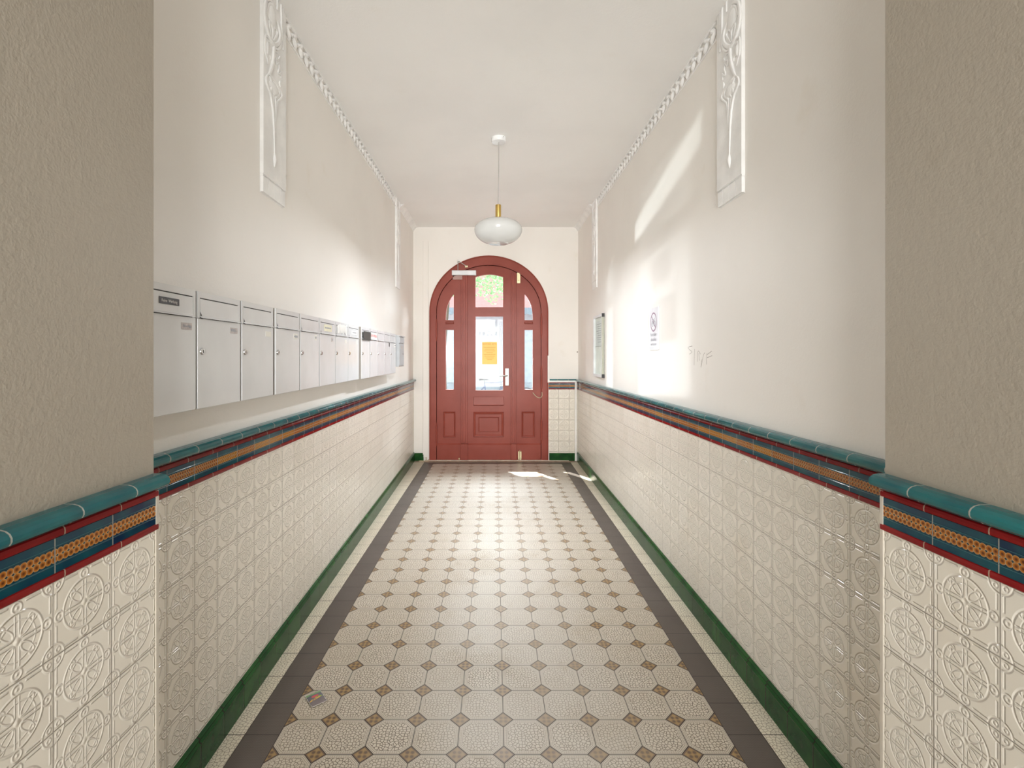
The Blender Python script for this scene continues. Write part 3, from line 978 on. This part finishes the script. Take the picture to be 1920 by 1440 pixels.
# ------------------------------------------------------------------ mailboxes
ZM0, ZM1 = 1.258, 1.634
MH = ZM1 - ZM0
ROT = math.atan(.0155)
def make_mailbox(W, D):
    """local frame: x out of the wall (0 .. D), y along the wall (0 .. W), z up"""
    t = thing('mailbox', (0, 0, 0), 'x', 'mailbox', 'mailboxes along the left wall')
    m = MB(); m.box(0, D-.004, 0, W, 0, MH)
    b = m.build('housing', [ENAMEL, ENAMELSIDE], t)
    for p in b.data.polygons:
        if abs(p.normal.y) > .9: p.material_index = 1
    # front: fixed rim round the flap, and the door below
    m = MB()
    x0, x1 = D-.004, D
    m.box(x0, x1, .0008, W-.0008, MH-.020, MH)                 # top rim
    m.box(x0, x1, .0008, .0125, MH-.085, MH-.020); m.box(x0, x1, W-.0125, W-.0008, MH-.085, MH-.020)
    m.build('front_rim', ENAMEL, t)
    m = MB(); m.box(x0, x1+.0005, .0008, W-.0008, .002, MH-.0865)
    d = m.build('door', ENAMEL, t, bevel=.0012)
    m = MB()
    # flap: hinged sheet with bent lower lip
    vs = []
    for y in (.0145, W-.0145):
        vs += [(x0-.002, y, MH-.0225), (x1-.0005, y, MH-.0235), (x1+.0005, y, MH-.078), (x1+.009, y, MH-.0835), (x1+.009, y, MH-.0855), (x0, y, MH-.081)]
    fs = [(k, k+1, k+7, k+6) for k in range(5)] + [(5, 0, 6, 11), (5,4,3,2,1,0), (6,7,8,9,10,11)]
    m.add(vs, fs)
    m.build('flap', ENAMEL, t)
    m = MB(); m.box(x0-.003, x0+.0002, .0125, W-.0125, MH-.0865, MH-.020)
    m.add([(x1+.0012, .0130, MH-.064), (x1+.0012, .0250, MH-.081), (x1+.0012, .0240, MH-.0885), (x1+.0012, .0130, MH-.085)], [(0,1,2,3)])
    m.build('slot', DARK, t)
    m = MB(); m.lathe([(.0115, 0), (.0115, .003), (.009, .006), (.0, .006)], (x1, .022, MH-.192), 20, 'x')
    lk = m.build('lock', CHROME, d, smooth=True)
    m = MB(); m.box(x1+.006, x1+.0066, .021, .023, MH-.197, MH-.187); m.build('keyhole', DARK, lk)
    return t, d, x1
def name_card(d, W, x1, mat_, strokes, seed, y=None, w=.052, h=.021, z=None):
    y = W-.075 if y is None else y
    z = MH-.126 if z is None else z
    m = MB(); m.box(x1, x1+.0016, y, y+w, z, z+h)
    c = m.build('name_card', mat_, d)
    if strokes:
        rr = random.Random(seed); s_ = MB(); yy = y+.006
        while yy < y+w-.008:
            l = rr.uniform(.004, .010)
            s_.box(x1+.0016, x1+.002, yy, yy+l, z+h*rr.uniform(.25, .4), z+h*rr.uniform(.55, .8)); yy += l+.0025
        s_.build('handwriting', INKGREY, c)
    return c
WB = .2705
boxes = [  # near edge Y, width, how far the front stands off the wall line, label
 (1.283, WB, .085, 'mailbox with black no-advertising sticker on its flap, nearest the viewer by the left pier'),
 (1.563, WB, .085, 'white mailbox with dark scribbled name card, second from the left pier'),
 (1.845, WB, .085, 'white mailbox with blank pale name card, third from the left pier'),
 (2.130, WB, .089, 'white mailbox just beyond the dark vertical gap, fourth from the left pier'),
 (2.412, WB, .089, 'white mailbox with small pale square card, fifth from the left pier'),
 (2.692, WB, .089, 'white mailbox with framed cream sticker on its flap, sixth from the left pier'),
 (2.970, WB, .089, 'white mailbox with torn paper stuck on its flap, seventh from the left pier'),
 (3.245, WB, .089, 'white mailbox with plain white label on its flap, just before the second dark gap'),
 (3.525, .245, .105, 'mailbox with black label across its flap'),
 (3.785, .245, .105, 'mailbox with red lettered label on its flap'),
 (4.040, .255, .105, 'plain grey-white mailbox beyond the one with red letters'),
 (4.303, .260, .105, 'off-white mailbox with black square spot near its top corner'),
 (4.571, .265, .105, 'bright white mailbox at the end of the equal row, next to the lone grey box'),
]
protos = {}
def key(W, D): return (W, D)
mail = []
for i, (y, W, D, lab) in enumerate(boxes):
    k = key(W, D)
    if k not in protos:
        t, d, x1 = make_mailbox(W, D); protos[k] = (t, x1)
    else:
        t = copy_tree(protos[k][0]); x1 = protos[k][1]
    t.location = (XL(y), y, ZM0); t.rotation_euler = (0, 0, ROT)
    t['label'] = lab
    mail.append((t, x1, W))
def part_of(t, nm): return [c for c in t.children if c.name.split('.')[0] == nm][0]
OFFW = simple('off_white_card', (.74, .73, .68), .6)
CREAMST = simple('cream_sticker', (.80, .77, .60), .6)
for i, (t, x1, W) in enumerate(mail):
    d = part_of(t, 'door'); fl = part_of(t, 'flap'); xf = x1+.0006
    if i == 0:
        name_card(d, W, x1, CARD, True, 1)
        m = MB(); m.box(xf, xf+.0008, .095, .185, MH-.058, MH-.038)
        s_ = m.build('black_sticker', BLACKP, fl); s_['label'] = 'black sticker reading Keine Werbung'
        m = MB(); vs, fs = text_data('Keine  Werbung', .0125)
        m.add([(xf+.0011, .140+a*.84, MH-.048+b) for a, b, c in vs], fs); m.build('lettering', PAPER, s_, fix=False)
    elif i == 1: name_card(d, W, x1, CARD, True, 5)
    elif i == 2: name_card(d, W, x1, OFFW, False, 0)
    elif i == 3: name_card(d, W, x1, OFFW, True, 9, w=.048, h=.024)
    elif i == 4: name_card(d, W, x1, OFFW, True, 12, w=.034, h=.030)
    elif i == 5:
        name_card(d, W, x1, CARD, True, 14, w=.034, h=.026)
        m = MB(); m.box(xf, xf+.0008, .070, .205, MH-.068, MH-.030); s_ = m.build('sticker', CREAMST, fl)
        m = MB()
        for a in range(6): m.box(xf+.0008, xf+.0012, .085+.018*a, .085+.018*a+.013, MH-.053, MH-.045)
        m.build('lettering', INKGREY, s_)
    elif i == 6:
        m = MB(); rr = random.Random(3)
        for a in range(7):
            y0 = .03 + .028*a
            m.add([(xf+.001+.004*rr.random(), y0, MH-.07+rr.uniform(-.008, .01)), (xf+.001, y0+.035, MH-.07+rr.uniform(-.008, .01)), (xf+.005*rr.random()+.001, y0+.035, MH-.012+rr.uniform(-.01, .004)), (xf+.001, y0, MH-.015+rr.uniform(-.01, .004))], [(0,1,2,3)])
        m.build('torn_sticker', PAPER, fl, fix=False)
        name_card(d, W, x1, OFFW, False, 0, w=.034, h=.022)
    elif i == 7:
        m = MB(); m.box(xf, xf+.0008, .075, .215, MH-.064, MH-.036); s_ = m.build('sticker', PAPER, fl)
        m = MB(); m.box(xf+.0008, xf+.0012, .095, .195, MH-.053, MH-.047); m.build('lettering', INKGREY, s_)
        name_card(d, W, x1, OFFW, False, 0, w=.030, h=.026)
    elif i == 8:
        m = MB(); m.box(xf+.009, xf+.011, .016, W-.010, MH-.094, MH-.030); s_ = m.build('black_label', simple('dark_label', (.045, .05, .045), .5), fl); s_['label'] = 'black label'
    elif i == 9:
        m = MB(); m.box(xf, xf+.0008, .016, W-.016, MH-.076, MH-.030); s_ = m.build('label', PAPER, fl)
        m = MB(); vs, fs = text_data('KEINE WERBUNG', .030); m.add([(xf+.0014, W/2+a*.85, MH-.053+b) for a, b, c in vs], fs)
        m.build('red_lettering', REDTXT, s_, fix=False)
    elif i == 11:
        m = MB(); m.box(x1+.0006, x1+.0022, W-.065, W-.025, MH-.125, MH-.090); s_ = m.build('black_spot', BLACKP, d); s_['label'] = 'black square spot'
    elif i == 12:
        name_card(d, W, x1, PAPER, True, 21, w=.07, h=.03)

# the lone grey box at the end
y0 = 4.872; D = .135; W = .27; H2 = .325
t = thing('mailbox', (XL(y0), y0, 1.316), 'smaller older grey mailbox with slanted lid, set apart at the far end of the row', 'mailbox', 'mailboxes along the left wall', rotz=ROT)
GREYBOX = simple('old_grey_lacquer', (.46, .48, .50), .4, var=.06)
m = MB(); m.box(0, D-.006, 0, W, 0, H2-.02); m.add([(0, 0, H2-.02), (D+.012, -.004, H2-.026), (D+.012, W+.004, H2-.026), (0, W, H2-.02), (0, 0, H2), (D+.012, -.004, H2-.018), (D+.012, W+.004, H2-.018), (0, W, H2)],
      [(0,1,2,3), (7,6,5,4), (0,4,5,1), (1,5,6,2), (2,6,7,3)])
m.build('housing', GREYBOX, t, bevel=.001)
m = MB(); m.box(D-.006, D, .004, W-.004, .012, H2-.095); d = m.build('door', GREYBOX, t, bevel=.0012)
m = MB(); m.box(D-.006, D+.004, .004, W-.004, H2-.088, H2-.032); m.build('flap', GREYBOX, t, bevel=.002)
m = MB(); m.box(D, D+.002, .09, .20, H2-.150, H2-.118); m.build('name_card', CARD, d)
m = MB(); m.lathe([(.010, 0), (.010, .004), (0, .004)], (D, .20, H2-.20), 14, 'x'); m.build('lock', CHROME, d)
m = MB(); m.box(.0, D, .004, W-.004, .0, .006); m.build('bottom_rail', simple('brownish_edge', (.30, .26, .22), .5), t)

# ------------------------------------------------------------------ right wall: notice case, sign, scribble
y0, y1 = 5.055, 5.50; zb, zt = 1.200, 1.858
rr_ = -math.atan(.003)
t = thing('notice_case', (XR(y0), y0, zb), 'white framed glazed notice case with black corner caps on the right wall', 'notice case', rotz=rr_)
W = y1-y0; H = zt-zb; D = .030
m = MB(); m.box(-.006, 0, 0, W, 0, H); m.build('back_panel', PAPER, t)
m = MB()
for a in ((0, .026, 0, H), (W-.026, W, 0, H), (.026, W-.026, 0, .026), (.026, W-.026, H-.026, H)):
    m.box(-D, 0, a[0], a[1], a[2], a[3])
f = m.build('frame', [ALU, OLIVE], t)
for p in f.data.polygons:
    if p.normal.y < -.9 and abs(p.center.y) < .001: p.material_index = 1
for z in (0, H-.034):
    for yy in (-.003, W-.031):
        m = MB(); m.box(-D+.001, .0, yy, yy+.034, z-.003 if z == 0 else z, (z+.034) if z == 0 else H+.003)
        m.build('corner_cap', BLACKP if yy < 0 else ALU, f, bevel=.002)
m = MB(); m.box(-D+.008, -D+.012, .024, W-.024, .024, H-.024); m.build('glass_pane', GLASS, t)
m = MB(); m.box(-.0085, -.0065, .06, W-.06, .33, .60); p_ = m.build('posted_sheet', simple('sheet', (.78, .79, .80), .8), t)
m = MB()
for k in range(9): m.box(-.0091, -.0086, .09, W-.09-.03*(k % 3), .56-.024*k, .565-.024*k)
m.build('print', INKGREY, p_)
m = MB(); m.box(-.011, -.0066, .026, W-.026, H*.49, H*.49+.006); m.build('divider', simple('divider_grey', (.5, .5, .5), .5), t)

y0, y1 = 3.351, 3.549; zb, zt = 1.468, 1.762
W = y1-y0; H = zt-zb; D = .009
t = thing('prohibition_sign', (XR(y0), y0, zb), 'white prohibition sign with circled bicycle and three lines of text on the right wall', 'sign', rotz=rr_)
m = MB(); m.box(-D, 0, 0, W, 0, H); m.build('sign_plate', simple('sign_white', (.80, .81, .85), .3), t, bevel=.001)
# seen from the corridor: text runs from far (left) to near (right): local y decreases
def sg(a, b): return (-D-.0006, W/2 - a, b)
m = MB()
cz = H*.66; R0 = .062
m.tube([sg(R0*cos(2*pi*k/48), cz + R0*sin(2*pi*k/48)) for k in range(48)], .0052, 6, flat=(0, .15), closed=True)
m.tube([sg(-.045, cz+.045), sg(.045, cz-.045)], .0042, 6, flat=(0, .15))
m.build('prohibition_ring', SIGNRED, t)
m = MB()
for cx_ in (-.024, .024):
    m.tube([sg(cx_ + .017*cos(2*pi*k/24), cz-.012 + .017*sin(2*pi*k/24)) for k in range(24)], .0022, 5, flat=(0, .2), closed=True)
for a, b in (((-.024, -.012), (-.010, .014)), ((-.010, .014), (.016, .014)), ((.016, .014), (.024, -.012)), ((-.010, .014), (-.002, -.012)), ((-.002, -.012), (-.024, -.012)), ((-.002, -.012), (.016, .014)), ((.016, .014), (.014, .024)), ((.014, .024), (.024, .024)), ((-.016, .020), (-.006, .020)), ((-.010, .014), (-.011, .020))):
    m.tube([sg(a[0], cz+a[1]), sg(b[0], cz+b[1])], .0022, 5, flat=(0, .2))
m.build('bicycle_symbol', INKGREY, t)
m = MB()
for s_, z_ in (('Fahrräder', .106), ('abstellen', .072), ('verboten', .038)):
    vs, fs = text_data(s_, .034); m.add([(-D-.0008, W/2 - a, z_+b) for a, b, c in vs], fs)
m.box(-D-.0008, -D, .012, W-.012, .012, .015)
m.build('lettering', INKGREY, t, fix=False)

m = MB()
for s_ in ([(2.789,1.482),(2.849,1.475),(2.821,1.458),(2.793,1.449),(2.832,1.436)], [(2.756,1.465),(2.764,1.374)], [(2.717,1.395),(2.711,1.452),(2.678,1.436)],
           [(2.659,1.408),(2.672,1.364),(2.64,1.428),(2.621,1.444)], [(2.603,1.381),(2.597,1.44)], [(2.597,1.432),(2.537,1.451)], [(2.594,1.416),(2.533,1.428)], [(2.70,1.44),(2.69,1.40)]):
    L = smooth_line(s_, 5)
    m.tube([(XR(y)-.0003, y, z) for y, z in L], .0015, 5, flat=(0, .25))
tag(m.build('pencil_scribble', simple('pencil', (.36, .33, .30), .8), smooth=True), 'faint grey hand-written scribble on the cream right wall beside the sign', 'graffiti')
# two screw plugs / a small socket near the far right corner
m = MB(); m.lathe([(.008, 0), (.008, -.006), (0, -.006)], (1.087+.03, YF, pz(660)), 10, 'y')
tag(m.build('wall_screw', simple('dark_screw', (.12, .08, .05), .5), origin=(1.117, YF, pz(660))), 'tiny dark screw in the end wall close to the right corner', 'screw')

# cable end lying in the left corner by the door
m = MB()
m.tube(smooth_line([(-.93, YF-.03, .055), (-.93, YF-.045, .012), (-.98, YF-.075, .006), (-1.02, YF-.06, .006), (-1.0, YF-.04, .006), (-.94, YF-.06, .007), (-.89, YF-.05, .012), (-.90, YF-.025, .02)], 6), .006, 8)
tag(m.build('loose_cable', CABLE, smooth=True, origin=(-.95, YF-.05, .0)), 'short loop of loose beige cable on the floor left of the door', 'cable')

# printed foil packet on the floor
t = thing('foil_packet', (-.744, 2.051, .0008), 'small square silver foil packet with dark colourful print lying on the floor tiles', 'packet', rotz=radians(39))
m = MB(); nx, ny = 16, 20; a, b = .031, .041
def fz(i, j):
    u, v = i/nx*2-1, j/ny*2-1
    return .0045*max(0, 1-u**4)*max(0, 1-v**4) + .0012
vs = [((i/nx*2-1)*(a + .0013*sin(j*1.6)), (j/ny*2-1)*(b + .0013*sin(i*1.7)), fz(i, j)) for i in range(nx+1) for j in range(ny+1)]
k = len(vs); vs += [(x, y, 0) for x, y, z in vs]
fs = []
for i in range(nx):
    for j in range(ny):
        q = [i*(ny+1)+j, (i+1)*(ny+1)+j, (i+1)*(ny+1)+j+1, i*(ny+1)+j+1]
        fs.append(q); fs.append([k+c for c in q[::-1]])
for i in range(nx):
    for j in (0, ny): fs.append([i*(ny+1)+j, (i+1)*(ny+1)+j, k+(i+1)*(ny+1)+j, k+i*(ny+1)+j])
for j in range(ny):
    for i in (0, nx): fs.append([i*(ny+1)+j, i*(ny+1)+j+1, k+i*(ny+1)+j+1, k+i*(ny+1)+j])
m.add(vs, fs)
m.build('wrapper', FOIL, t, smooth=True)
m = MB()
rim = [(-a, -b), (a, -b), (a, b), (-a, b)]
pts = []
for q in range(4):
    p0, p1 = rim[q], rim[(q+1) % 4]
    for c in range(10):
        f_ = c/10; w_ = .0012*sin(c*2.2)
        pts.append((p0[0]+(p1[0]-p0[0])*f_ + (w_ if q % 2 else 0), p0[1]+(p1[1]-p0[1])*f_ + (0 if q % 2 else w_), .0016))
m.tube(pts, .0016, 6, closed=True)
c = m.build('crimped_edge', SILVERFOIL, t, smooth=True); c['label'] = 'silver crimped edge'

# ------------------------------------------------------------------ the street outside
PAVE = simple('pavement', (.42, .41, .40), .8, var=.12, scale=3)
m = MB(); m.box(-6.5, 8, 7.55, 22, -.45, -.12)
struct(m.build('street_ground', PAVE), 'pale paved street outside the front door', 'ground')
bl = thing('shop_building', (0, 19.6, -.12), 'white shop building with red awning across the street, seen through the door panes', 'building')
BO = (0, 19.6, -.12)
WH = simple('white_render', (.58, .62, .66), .8)
m = MB(); m.box(-3.4, 6.5, 19.6, 20.4, -.12, 3.3); m.build('shop_wall', WH, bl, BO)
m = MB(); m.box(-3.4, 6.5, 19.6, 20.4, 3.3, 8.0); m.build('upper_wall', simple('pink_render', (.72, .42, .40), .8), bl, BO)
AWR = simple('awning_red', (.86, .42, .40), .7)
m = MB(); m.add([(-3.0, 19.6, 4.15), (5.5, 19.6, 4.15), (5.5, 18.3, 3.20), (-3.0, 18.3, 3.20), (-3.0, 19.6, 4.12), (5.5, 19.6, 4.12), (5.5, 18.3, 3.17), (-3.0, 18.3, 3.17)],
      [(0,1,2,3), (7,6,5,4), (0,4,5,1), (1,5,6,2), (2,6,7,3), (3,7,4,0)])
aw = m.build('awning', AWR, bl, BO)
m = MB(); x = -3.0
while x < 5.45:
    pts = [(x, 3.20), (x+.20, 3.20)] + [(x+.10+.10*cos(pi*k/8), 3.0 - .07*sin(pi*k/8)) for k in range(9)]
    m.plate(pts[::-1], [], 18.29, 18.30); x += .21
m.build('valance', simple('grey_valance', (.30, .34, .40), .7), aw, BO)
SHG = simple('shop_glass', (.66, .72, .77), .1)
for a in ((-2.6, -1.2), (.35, 1.9)):
    m = MB(); m.box(a[0], a[1], 19.56, 19.62, .35, 2.55); m.build('shop_window', SHG, bl, BO)
m = MB(); m.box(-.75, .18, 19.52, 19.60, 2.0, 2.55); sb = m.build('shop_sign', simple('shop_sign_white', (.74, .76, .80), .6), bl, BO)
m = MB()
for k in range(5): m.box(-.66+.16*k, -.55+.16*k, 19.50, 19.52, 2.2, 2.36)
m.build('sign_strokes', INKGREY, sb, BO)
m = MB(); m.box(.20, .30, 19.4, 19.58, -.12, 2.75); m.build('drainpipe', simple('grey_pipe', (.35, .36, .42), .5), bl, BO)

# tree
tr = thing('street_tree', (-1.5, 14.2, -.12), 'leafy green street tree whose branches hang in front of the red awning', 'tree')
TO = (-1.5, 14.2, -.12)
m = MB(); m.tube([(-1.5, 14.2, -.12), (-1.52, 14.2, 1.6), (-1.4, 14.2, 3.0), (-1.0, 14.1, 4.2), (-.6, 14.0, 5.2)], [.13, .11, .10, .07, .03], 10)
m.tube([(-1.4, 14.2, 3.0), (-1.9, 14.3, 4.2), (-2.3, 14.3, 5.2)], [.08, .05, .02], 8)
m.build('trunk', simple('bark', (.16, .12, .09), .9), tr, TO, smooth=True)
def leafmat():
    M = Mat('leaf_green')
    M.base(M.mix(M.noise(5, 2), (.26, .52, .26), (.45, .66, .32))).set(Roughness=.5, Transmission_Weight=0)
    return M.m
m = MB(); rr = random.Random(11)
for k in range(6500):
    while True:
        a, b, c = rr.uniform(-1, 1), rr.uniform(-1, 1), rr.uniform(-1, 1)
        if a*a+b*b+c*c < 1: break
    p = Vector((-.4+2.4*a, 14.0+1.3*b, 4.42+1.4*c - .15*sin(a*9)))
    u = Vector((rr.uniform(-1,1), rr.uniform(-1,1), rr.uniform(-1,.3))).normalized(); w = u.cross(Vector((rr.uniform(-1,1), rr.uniform(-1,1), 1))).normalized()
    L, Wd = rr.uniform(.08, .13), rr.uniform(.025, .042)
    m.face([p, p+u*L*.5+w*Wd, p+u*L, p+u*L*.5-w*Wd])
m.build('foliage', leafmat(), tr, TO, fix=False)

# bicycles leaning at the kerb
def bicycle():
    t = thing('bicycle', (0, 0, 0), 'x', 'bicycle', 'bicycles parked in the street')
    def wheel(x):
        m = MB(); m.tube([(x+.33*cos(2*pi*k/32), 0, .34+.33*sin(2*pi*k/32)) for k in range(32)], .016, 6, closed=True)
        for k in range(12): m.tube([(x, 0, .34), (x+.32*cos(2*pi*k/12), 0, .34+.32*sin(2*pi*k/12))], .002, 3)
        m.build('wheel', simple('tyre', (.05, .05, .06), .6), t, smooth=True)
    wheel(-.52); wheel(.52)
    m = MB(); S = (-.12, 0, .88); B = (-.06, 0, .30); Hh = (.36, 0, .88)
    for p, q in ((B, S), (S, Hh), (B, (.34, 0, .78)), (B, (-.52, 0, .34)), ((-.11, 0, .80), (-.52, 0, .34)), ((.33, 0, .95), (.52, 0, .34))):
        m.tube([p, q], .018, 8)
    fr_ = m.build('bicycle_frame', simple('frame_blue', (.14, .16, .24), .3), t, smooth=True)
    m = MB(); m.tube([(.33, 0, .95), (.32, 0, 1.04)], .014, 8); m.tube([(.24, -.28, 1.05), (.32, -.1, 1.05), (.32, .1, 1.05), (.24, .28, 1.05)], .013, 8)
    m.build('handlebar', STEEL, t, smooth=True)
    m = MB(); m.tube([(-.27, 0, .955), (-.18, 0, .96), (.0, 0, .945)], [.07, .055, .02], 10, flat=(2, .4)); m.tube([S, (-.13, 0, .95)], .012, 6)
    m.build('saddle', BLACKP, t, smooth=True)
    m = MB(); m.lathe([(.09, -.006), (.09, .006)], (-.06, -.04, .30), 18, 'y'); m.tube([(-.06, -.06, .30), (.05, -.08, .18)], .008, 6); m.build('crank', STEEL, t)
    return t
b1 = bicycle(); b1.location = (-.15, 12.2, -.12); b1.rotation_euler = (radians(4), 0, radians(14)); b1['label'] = 'dark bicycle parked outside behind the large centre door pane'
b2 = copy_tree(b1); b2.location = (1.25, 13.0, -.12); b2.rotation_euler = (radians(-3), 0, radians(-35)); b2['label'] = 'dark bicycle parked outside behind the narrow right door pane'

# ------------------------------------------------------------------ light
W_ = bpy.data.worlds.new('sky'); SC.world = W_; W_.use_nodes = True
bg = W_.node_tree.nodes['Background']; bg.inputs[0].default_value = (.80, .90, 1.0, 1); bg.inputs[1].default_value = .55

def lamp_at(name, kind, loc, target, energy, color=(1,1,1), **k):
    l = bpy.data.lights.new(name, kind); l.energy = energy; l.color = color
    for a, b in k.items(): setattr(l, a, b)
    o = bpy.data.objects.new(name, l); link(o); o.location = loc
    d = Vector(target) - Vector(loc)
    o.rotation_euler = d.to_track_quat('-Z', 'Y').to_euler()
    return o
# direct sun over the roofs opposite
lamp_at('sun', 'SUN', (-4, 14, 12), (-4+.45, 14-.75, 12-1.08), 6.0, (1, .98, .95), angle=radians(.6))
# low sun mirrored by the glass across the street
lamp_at('mirrored_sun', 'SUN', (-6, 24, 1), (-6+1, 24-2.85, 1+.17), .16, (.93, .97, 1), angle=radians(.7))
sp = lamp_at('mirrored_glint', 'SPOT', (-4.57, 19.5, 1.57), (1.11, 3.3, 2.54), 2400, (.93, .98, 1), spot_size=radians(4.0), spot_blend=.5, shadow_soft_size=.03)
sp.scale = (1, .16, 1)
sp.rotation_euler = (sp.rotation_euler.to_matrix() @ Matrix.Rotation(radians(25), 3, 'Z')).to_euler()
# added lamp panel standing in for open sky, aimed through the panes
lamp_at('street_sky_fill', 'AREA', (.2, 10.8, 5.0), (0, 6.7, 1.5), 155, (.90, .95, 1), shape='RECTANGLE', size=5.0, size_y=2.0, spread=radians(80))
# added fill panels standing in for a bright street to either side
lamp_at('street_fill_left', 'AREA', (-4.4, 13.0, 4.2), (-.05, 6.7, 1.4), 30, (.88, .94, 1), shape='RECTANGLE', size=3.0, size_y=3.0, spread=radians(60))
lamp_at('street_fill_right', 'AREA', (4.4, 13.0, 4.2), (-.1, 6.7, 1.4), 60, (.88, .94, 1), shape='RECTANGLE', size=3.0, size_y=3.0, spread=radians(60))
# added fill discs just under the shade; the pendant itself is off
lamp_at('pendant_fill', 'AREA', (XS, LY, ZD-.004), (XS, LY, 0), 7.5, (.95, .98, 1.03), shape='DISK', size=.10)
lamp_at('pendant_fill_narrow', 'AREA', (XS, LY, ZD-.005), (XS, LY, 0), 1.2, (.95, .98, 1.03), shape='DISK', size=.09, spread=radians(72))
# added fill panels in front of the unseen door behind the viewer
lamp_at('courtyard_fill', 'AREA', (0, YB-.04, 1.5), (0, 3, 1.75), 12.0, (1, .975, .93), shape='RECTANGLE', size=1.5, size_y=2.2, spread=radians(95))
lamp_at('courtyard_fill_narrow', 'AREA', (0, YB-.05, 1.5), (0, 3, 1.75), 4.4, (1, .985, .965), shape='RECTANGLE', size=1.5, size_y=2.2, spread=radians(50))

# ------------------------------------------------------------------ camera
cam = bpy.data.cameras.new('camera'); cam.sensor_width = 36; cam.sensor_fit = 'HORIZONTAL'
cam.lens = 925/1920*36; cam.shift_x = (960-928)/1920; cam.shift_y = -(720-666)/1920
cam.clip_start = .02
co = bpy.data.objects.new('camera', cam); link(co); co.location = (0, 0, 1.43); co.rotation_euler = (pi/2, 0, 0)
SC.camera = co

SC.view_settings.view_transform = 'Standard'
SC.view_settings.look = 'None'
SC.view_settings.gamma = 1
SC.view_settings.use_curve_mapping = False
SC.view_settings.exposure = 1.92
SC.cycles.max_bounces = 10
SC.cycles.diffuse_bounces = 7
SC.cycles.transparent_max_bounces = 8
SC.cycles.sample_clamp_indirect = 6
SC.cycles.caustics_reflective = False
SC.cycles.use_denoising = True
